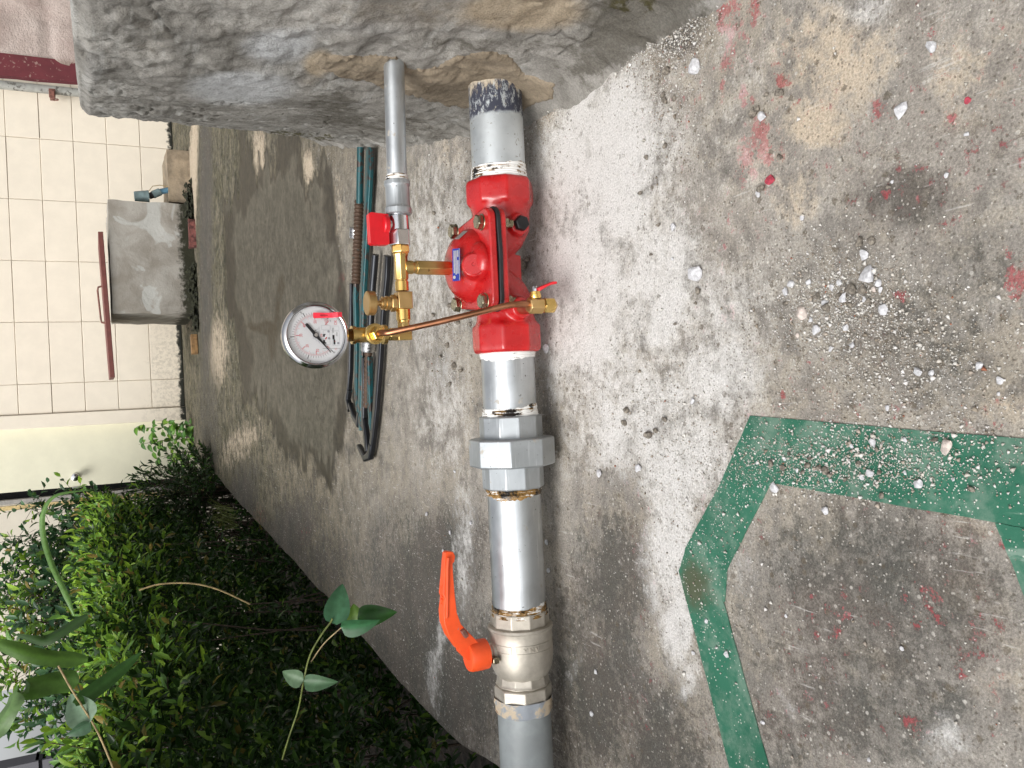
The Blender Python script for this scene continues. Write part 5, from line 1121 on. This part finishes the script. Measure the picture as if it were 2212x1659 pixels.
leaf_between(vn, ony(657, 1468, VY), ony(609, 1452, VY+.02), .028, (.10, .17, .09), 'heart', (0, -.9, .5))
leaf_between(vn, ony(658, 1472, VY), ony(728, 1474, VY-.03), .026, (.06, .13, .06), 'heart', (.1, -.7, .7))
# second vine, upper left with tan stem
V2 = 1.55
v2_ = empty('vine', tuple(ony(195, 1475, V2)), 'tan stemmed vine crossing the hedge top with drooping pale leaves', 'vine')
MB().tube(smooth_path([Vector(ony(x, y, V2)) for x, y in ((126, 1438), (155, 1490), (196, 1555), (222, 1605), (262, 1705), (290, 1790), (320, 1900))]), .0016, 7).build('stem', M['stem_tan'], v2_)
def vy(y): return y
leaf_between(v2_, ony(170, 1513, V2), ony(300, 1420, V2+.1), .026, (.05, .14, .03), 'strap', (-.4, -.5, .8), .3)
leaf_between(v2_, ony(196, 1560, V2), ony(150, 1500, V2+.03), .050, (.17, .26, .17), 'heart', (.3, -.9, .3))
leaf_between(v2_, ony(196, 1560, V2), ony(146, 1590, V2), .024, (.07, .14, .08), 'heart', (-.3, -.9, .3))
MB().tube(smooth_path([Vector(ony(x, y, 2.2)) for x, y in ((300, 1275), (345, 1262), (410, 1260), (470, 1273), (540, 1305))]), .0020, 6).build('stem', M['stem_tan'], v2_)
# strap-leaved plant
Y3 = 1.75
sp3 = empty('strap_leaf_plant', tuple(ony(150, 1400, Y3)), 'plant with long arching strap leaves rising out of the hedge', 'strap plant')
def strap(pts, W_, tone, widths=None, n=26):
    P_ = smooth_path([Vector(ony(x, y, Y)) for x, y, Y in pts], 6); m = len(P_); V = []; Fq = []; col = []
    for i, p in enumerate(P_):
        u = i/(m-1); t_ = (P_[min(i+1, m-1)]-P_[max(i-1, 0)]).normalized(); view = (p-Vector(CP)).normalized()
        sd_ = t_.cross(Vector((.15, -1, .35))).normalized(); tw_ = .5*math.sin(u*5); nn = t_.cross(sd_); sd_ = sd_*math.cos(tw_)+nn*math.sin(tw_); nn = t_.cross(sd_)
        w_ = W_/2*max(.04, min(1, u*5+.3)*(1-u**5)**.9)
        for s_ in (-1, -.5, 0, .5, 1): V.append(p+sd_*s_*w_+nn*abs(s_)*w_*.35); kk = 1.25 if s_ == 0 else 1+.15*math.sin(u*20+s_*9); col += [tone[0]*kk, tone[1]*kk, tone[2]*kk, 1]
    for i in range(m-1):
        for j in range(4): a_ = i*5+j; Fq.append((a_, a_+1, a_+6, a_+5))
    me = bpy.data.meshes.new('leaf'); me.from_pydata([tuple(v) for v in V], [], Fq); me.shade_smooth(); at_ = me.attributes.new('tone', 'FLOAT_COLOR', 'POINT'); at_.data.foreach_set('color', col)
    return link('leaf', me, M['leaf_big'], sp3)
strap([(160, 1330, 2.6), (140, 1280, 2.6), (110, 1215, 2.6), (92, 1150, 2.6), (95, 1100, 2.6), (125, 1068, 2.6), (200, 1058, 2.6)], .015, (.14, .27, .07))
strap([(190, 1425, Y3), (120, 1422, Y3), (60, 1412, Y3), (0, 1395, Y3), (-40, 1385, Y3)], .030, (.07, .15, .02))
strap([(170, 1470, Y3), (120, 1472, Y3), (60, 1490, Y3-.02), (38, 1495, Y3-.05)], .042, (.08, .17, .03))
strap([(38, 1495, Y3-.05), (20, 1530, Y3-.06), (-10, 1580, Y3-.06), (-50, 1620, Y3-.06)], .034, (.13, .22, .08))
strap([(190, 1330, 2.3), (130, 1365, 2.3), (90, 1385, 2.3), (30, 1370, 2.3)], .028, (.03, .07, .015))
# bright weed by the far slab corner
wp = empty('weed_plant', tuple(ony(430, 985, 6.35)), 'bright green oval-leaved weed growing by the door at the slab corner', 'weed')
lm = [leafmesh(.058, .030, c_, .3, .15, 'oval', 5) for c_ in ((.08, .20, .03), (.12, .27, .03), (.06, .16, .03), (.17, .30, .03))]
stems = [((440, 935), (290, 925)), ((440, 950), (300, 960)), ((445, 930), (340, 915)), ((450, 975), (335, 990)), ((455, 1000), (360, 1010)), ((460, 1020), (390, 1040)), ((450, 960), (370, 940)), ((470, 1030), (420, 1050))]
mbs = MB(); nleaf = 0
for (a_, b_) in stems:
    A0 = Vector(ony(a_[0], a_[1], 6.3)); B0 = Vector(ony(b_[0], b_[1], 6.25)); A0.z = min(A0.z, -.1); mbs.tube([A0, A0.lerp(B0, .5)+Vector((.02, 0, 0)), B0], [.004, .003, .0015], 5)
    for k in range(30):
        u = .1+.9*k/29; p = A0.lerp(B0, u)+Vector((random.gauss(0, .02), random.gauss(0, .03), random.gauss(0, .012)))
        th = random.uniform(0, 6.28); put_leaf(wp, random.choice(lm), p, (math.cos(th), -.4+.6*math.sin(th), random.uniform(-.7, .2)), (random.uniform(-.3, .3), -.8, .6), random.uniform(.7, 1.15)); nleaf += 1
mbs.build('stem', M['stem'], wp)
# short tufts in front of the hedge foot
tf = empty('grass_tuft', tuple(onz(520, 1110, 0)), 'small grass tuft at the slab edge near the far hedge end', 'grass tuft')
mb = MB()
for k in range(50):
    b_ = Vector(onz(500, 1100, -.02))+Vector((random.gauss(-.04, .03), random.gauss(0, .12), 0)); e_ = b_+Vector((random.gauss(.02, .04), random.gauss(0, .04), random.uniform(.05, .12)))
    mb.tube([b_, b_.lerp(e_, .6)+Vector((0, 0, .01)), e_], [.0025, .002, .0004], 3)
o = mb.build('blades', M['stem'], tf); o['kind'] = 'stuff'

# ------------------------------------------------------------------ loose chips, clods and grit
def rock_mesh(seed, flat=.45, nm='stone'):
    r_ = random.Random(seed); bm = bmesh.new(); bmesh.ops.create_icosphere(bm, subdivisions=2, radius=1)
    planes = [(Vector((r_.gauss(0, 1), r_.gauss(0, 1), r_.gauss(0, .6))).normalized(), r_.uniform(.45, .8)) for _ in range(9)]
    for v in bm.verts:
        for n_, d_ in planes:
            k = v.co.dot(n_)-d_
            if k > 0: v.co -= n_*k*.92
        v.co *= 1+r_.uniform(-.07, .07); v.co.z *= flat; v.co.y *= .8
    me = bpy.data.meshes.new(nm); bm.to_mesh(me); bm.free(); return me
chips = {m_: [rock_mesh(100+i, .42) for i in range(8)] for m_ in ('chip', 'chip_pink')}; clods = [rock_mesh(300+i, .75) for i in range(6)]; flakes = [rock_mesh(400+i, .2) for i in range(3)]
for m_, l_ in chips.items():
    for me in l_: me.materials.append(M[m_])
for me in clods: me.shade_smooth(); me.materials.append(M['clod'])
for me in flakes: me.materials.append(M['red_chip'])
def stone(x, y, rD, mesh, label, cat, group=None, nm='cement_chip', z=None, asp=1.):
    tapez = any(polydist(np.array([x*1.]), np.array([y*1.]), s_[1])[0] > 0 for s_ in strips)
    p = onz(x, y, 0); w_ = (p-CP) @ F_; r_ = rD*w_/FPX
    zb_ = .0022 if tapez else .0008
    o = bpy.data.objects.new(nm, mesh); COL.objects.link(o); o.scale = (r_*1.15, r_*1.15*asp, r_*1.1); o.rotation_euler = (random.uniform(-.15, .15), random.uniform(-.15, .15), random.uniform(0, 6.28))
    o.location = (p[0], p[1], zb_+r_*.36 if nm != 'cement_clod' else zb_+r_*.5); tag(o, label, cat, group); return o
big = [(1505, 146, 19, 'large pale chip below the dark corner of the plinth', 'chip'), (1950, 241, 22, 'large rough grey chip lying alone near the frame edge beside the red stain', 'chip'), (1508, 590, 22, 'large blocky pale chip alone on the whitest floor', 'chip'),
       (1878, 594, 25, 'largest pale chip of the rubble cluster', 'chip'), (2053, 962, 20, 'pinkish chip on the green tape', 'chip_pink'), (2016, 101, 15, 'smooth oval white pebble near the right top corner of the photo', 'chip'), (1650, 252, 14, 'white chip between two red paint streaks', 'chip'),
       (1736, 675, 16, 'rounded cream chip at the edge of the rubble cluster', 'chip_pink'), (1911, 668, 14, 'flat grey chip at the far side of the rubble cluster', 'chip'), (1183, 752, 14, 'pale chip beside the red valve foot near the pipe', 'chip'), (1298, 1023, 10, 'pale chip alone on the floor opposite the union', 'chip'),
       (1677, 1052, 15, 'white chip at the inner corner of the green tape', 'chip'), (1872, 552, 14, 'narrow white chip just beyond the rubble cluster', 'chip'), (1640, 420, 8, 'grey chip beside the red flake', 'chip'), (1458, 489, 11, 'grey rounded chip on the pale floor opposite the mini valve', 'chip')]
for i, (x, y, r_, lab, m_) in enumerate(big): stone(x, y, r_, chips[m_][i % 8], lab, 'chip', None)
g1 = [(1885, 1021, 13), (1990, 1044, 13), (1891, 954, 12), (1867, 1030, 8), (1960, 1020, 6), (1960, 950, 7), (1800, 1038, 6), (1845, 963, 6), (1700, 992, 5), (1727, 1015, 6), (2065, 1035, 6), (1640, 1000, 5)]
def where(x, y): return ', %d percent across and %d down the photo' % (round(x/22.12), round(y/16.59))
for x, y, r_ in g1: stone(x, y, r_, random.choice(chips['chip']), 'small pale chip on the green tape'+where(x, y), 'chip', 'pale chips on the green tape')
g2 = [(1768, 712, 14), (1700, 630, 11), (1712, 613, 10), (1785, 655, 10), (1800, 620, 9), (1815, 610, 8), (1825, 646, 12), (1900, 610, 10), (1890, 625, 8), (1755, 690, 8), (1830, 708, 9), (1845, 745, 9), (1798, 753, 8), (1725, 725, 7), (1870, 648, 7), (1905, 625, 8), (1750, 610, 9), (1890, 585, 8)]
for x, y, r_ in g2: stone(x, y, r_, random.choice(chips['chip' if random.random() < .8 else 'chip_pink']), 'small pale chip in the rubble'+where(x, y), 'chip', 'pale chips of the rubble cluster')
g3 = [(1383, 1011, 11), (1500, 865, 9), (1987, 803, 13), (2015, 805, 8), (2165, 823, 11), (2117, 790, 11), (1920, 880, 8), (1787, 1103, 11), (1575, 1412, 9), (1290, 1452, 7), (1184, 1170, 8), (1187, 1232, 7), (925, 1110, 7), (1020, 1130, 7), (960, 1190, 6), (1735, 470, 7), (2048, 378, 8), (1930, 393, 5), (2092, 290, 7), (1530, 1340, 6), (984, 1018, 5), (975, 1150, 6), (1280, 1540, 7), (1650, 1560, 6), (1880, 1640, 6), (1500, 1410, 6), (1700, 1330, 5), (1455, 560, 5), (1950, 1400, 6), (2160, 850, 6)]
for x, y, r_ in g3: stone(x, y, r_, random.choice(chips['chip']), 'small pale chip lying singly'+where(x, y), 'chip', 'single pale chips on the floor')
g4 = [(1400, 341, 7), (1441, 316, 7), (1440, 219, 9), (1460, 213, 7), (1444, 155, 12), (1437, 205, 7), (1690, 202, 12), (1650, 407, 11), (1632, 243, 12), (1640, 235, 9), (1660, 205, 7), (1862, 524, 12), (1888, 520, 10), (1922, 403, 7), (1135, 570, 13), (1142, 560, 8), (1130, 590, 6), (1425, 486, 6), (1386, 417, 6), (1410, 550, 5), (1462, 700, 5), (1357, 885, 8), (1405, 938, 11), (1352, 913, 8), (1440, 905, 8), (1420, 930, 7),
      (1790, 665, 14), (1845, 625, 14), (1870, 625, 12), (1815, 640, 9), (1770, 640, 10), (1840, 660, 8), (1700, 655, 7), (1880, 650, 8), (1513, 628, 9), (1505, 655, 5), (1690, 340, 8), (970, 745, 8), (985, 790, 9), (1000, 800, 7), (975, 830, 6), (955, 770, 6), (992, 695, 8), (1018, 700, 6), (940, 680, 6), (975, 660, 7), (870, 455, 8), (1005, 560, 5), (940, 460, 5)]
for x, y, r_ in g4: stone(x, y, r_, random.choice(clods), 'small brown clod on the floor'+where(x, y), 'clod', 'brown clods on the bare floor', 'cement_clod')
g5 = [(1673, 1000, 9), (1697, 1010, 8), (1750, 1004, 8), (1790, 1015, 10), (1800, 1025, 8), (1775, 1010, 8), (1755, 990, 6), (1830, 1035, 6), (1905, 1020, 7), (1910, 1070, 7), (2025, 950, 8), (2050, 965, 5), (2105, 1055, 8), (1900, 970, 6), (2230, 1000, 6), (1860, 1000, 6), (1740, 1020, 6), (1710, 980, 5)]
for x, y, r_ in g5: stone(x, y, r_, random.choice(clods), 'small brown clod on the tape'+where(x, y), 'clod', 'brown clods on the green tape', 'cement_clod')
for x, y, r_, lab in [(1668, 388, 14, 'angular crimson paint flake on the floor between the chips'), (2093, 216, 10, 'round crimson paint spot near the top right corner of the photo'), (1803, 1100, 0, ''), (2180, 1620, 0, '')]:
    if r_: stone(x, y, r_, flakes[x % 3], lab, 'paint flake', None, 'paint_flake')
# fine grit, too many to count
def grit(n):
    out = []
    cl = [(1450, 60, 50, 40, .06), (1360, 110, 50, 30, .03), (1950, 780, 120, 90, .08), (1800, 650, 90, 70, .14), (1760, 1000, 150, 40, .09), (1940, 990, 160, 45, .04), (1900, 800, 200, 150, .06), (1500, 900, 250, 200, .04), (1420, 900, 70, 60, .04), (980, 760, 30, 60, .05), (1440, 230, 40, 90, .06), (1400, 80, 60, 50, .08), (1500, 1150, 80, 120, .04), (960, 1250, 60, 160, .03), (990, 380, 40, 60, .04), (1180, 230, 30, 50, .05)]
    for cx, cy, sx, sy, f in cl:
        k = int(n*f); out.append(np.stack([rng.normal(cx, sx, k), rng.normal(cy, sy, k)], 1))
    k = n-sum(len(o_) for o_ in out); out.append(np.stack([rng.uniform(820, 2260, k)**1.0, rng.uniform(-20, 1680, k)], 1))
    q_ = np.concatenate(out); d = F_[None]+CX[None]*((q_[:, :1]-1106)/FPX)-CY[None]*((q_[:, 1:]-829.5)/FPX); P_ = CP+d*((0-EYE)/d[:, 2:])
    ok = (P_[:, 1] > .2) & (P_[:, 1] < 3) & (P_[:, 0] > edgeX(P_[:, 1])+.01) & (P_[:, 0] < np.interp(P_[:, 1], [p[1] for p in PATH[:11]], [p[0] for p in PATH[:11]])-.02)
    # keep off the wet patch a little
    P_ = P_[ok]; q_ = q_[ok]; k = len(P_)
    r_ = .00055*np.exp(rng.normal(0, .55, k)); r_ = np.clip(r_, .00025, .003)*1.1
    base_ = np.array([(1, 0, 0), (-.5, .87, 0), (-.5, -.87, 0), (.2, .1, .9), (-.2, -.1, -.6)]); T = np.array([(0, 1, 3), (1, 2, 3), (2, 0, 3), (1, 0, 4), (2, 1, 4), (0, 2, 4)])
    a_ = rng.uniform(0, 6.28, k); ca, sa = np.cos(a_)[:, None], np.sin(a_)[:, None]; bb = base_[None]*rng.uniform(.6, 1.3, (k, 5, 3))
    X_ = bb[..., 0]*ca-bb[..., 1]*sa; Y_ = bb[..., 0]*sa+bb[..., 1]*ca; V = np.stack([X_, Y_, bb[..., 2]], -1)*r_[:, None, None]
    tz = np.zeros(k)
    for s_ in strips: tz = np.maximum(tz, (polydist(q_[:, 0], q_[:, 1], s_[1]) > 0)*.0015)
    P_[:, 2] = tz+r_*.4+.0006; V = V+P_[:, None]
    pal = np.array([(.62, .60, .56), (.50, .47, .42), (.36, .31, .26), (.27, .23, .18), (.66, .64, .62), (.36, .14, .08)]); ci = rng.choice(6, k, p=[.34, .22, .17, .08, .184, .006]); C = pal[ci]*rng.uniform(.8, 1.15, (k, 1))
    C = np.repeat(np.concatenate([C, np.ones((k, 1))], 1), 5, 0); Fq = (T[None]+(np.arange(k)*5)[:, None, None]).reshape(-1, 3)
    return V.reshape(-1, 3), Fq, C
V, Fq, C = grit(34000)
o = npmesh('cement_grit', V, Fq, 3, M['grit'], color={'tone': C}); tag(o, 'fine cement grit and crumbs scattered over floor and green tape', 'grit', kind='stuff')
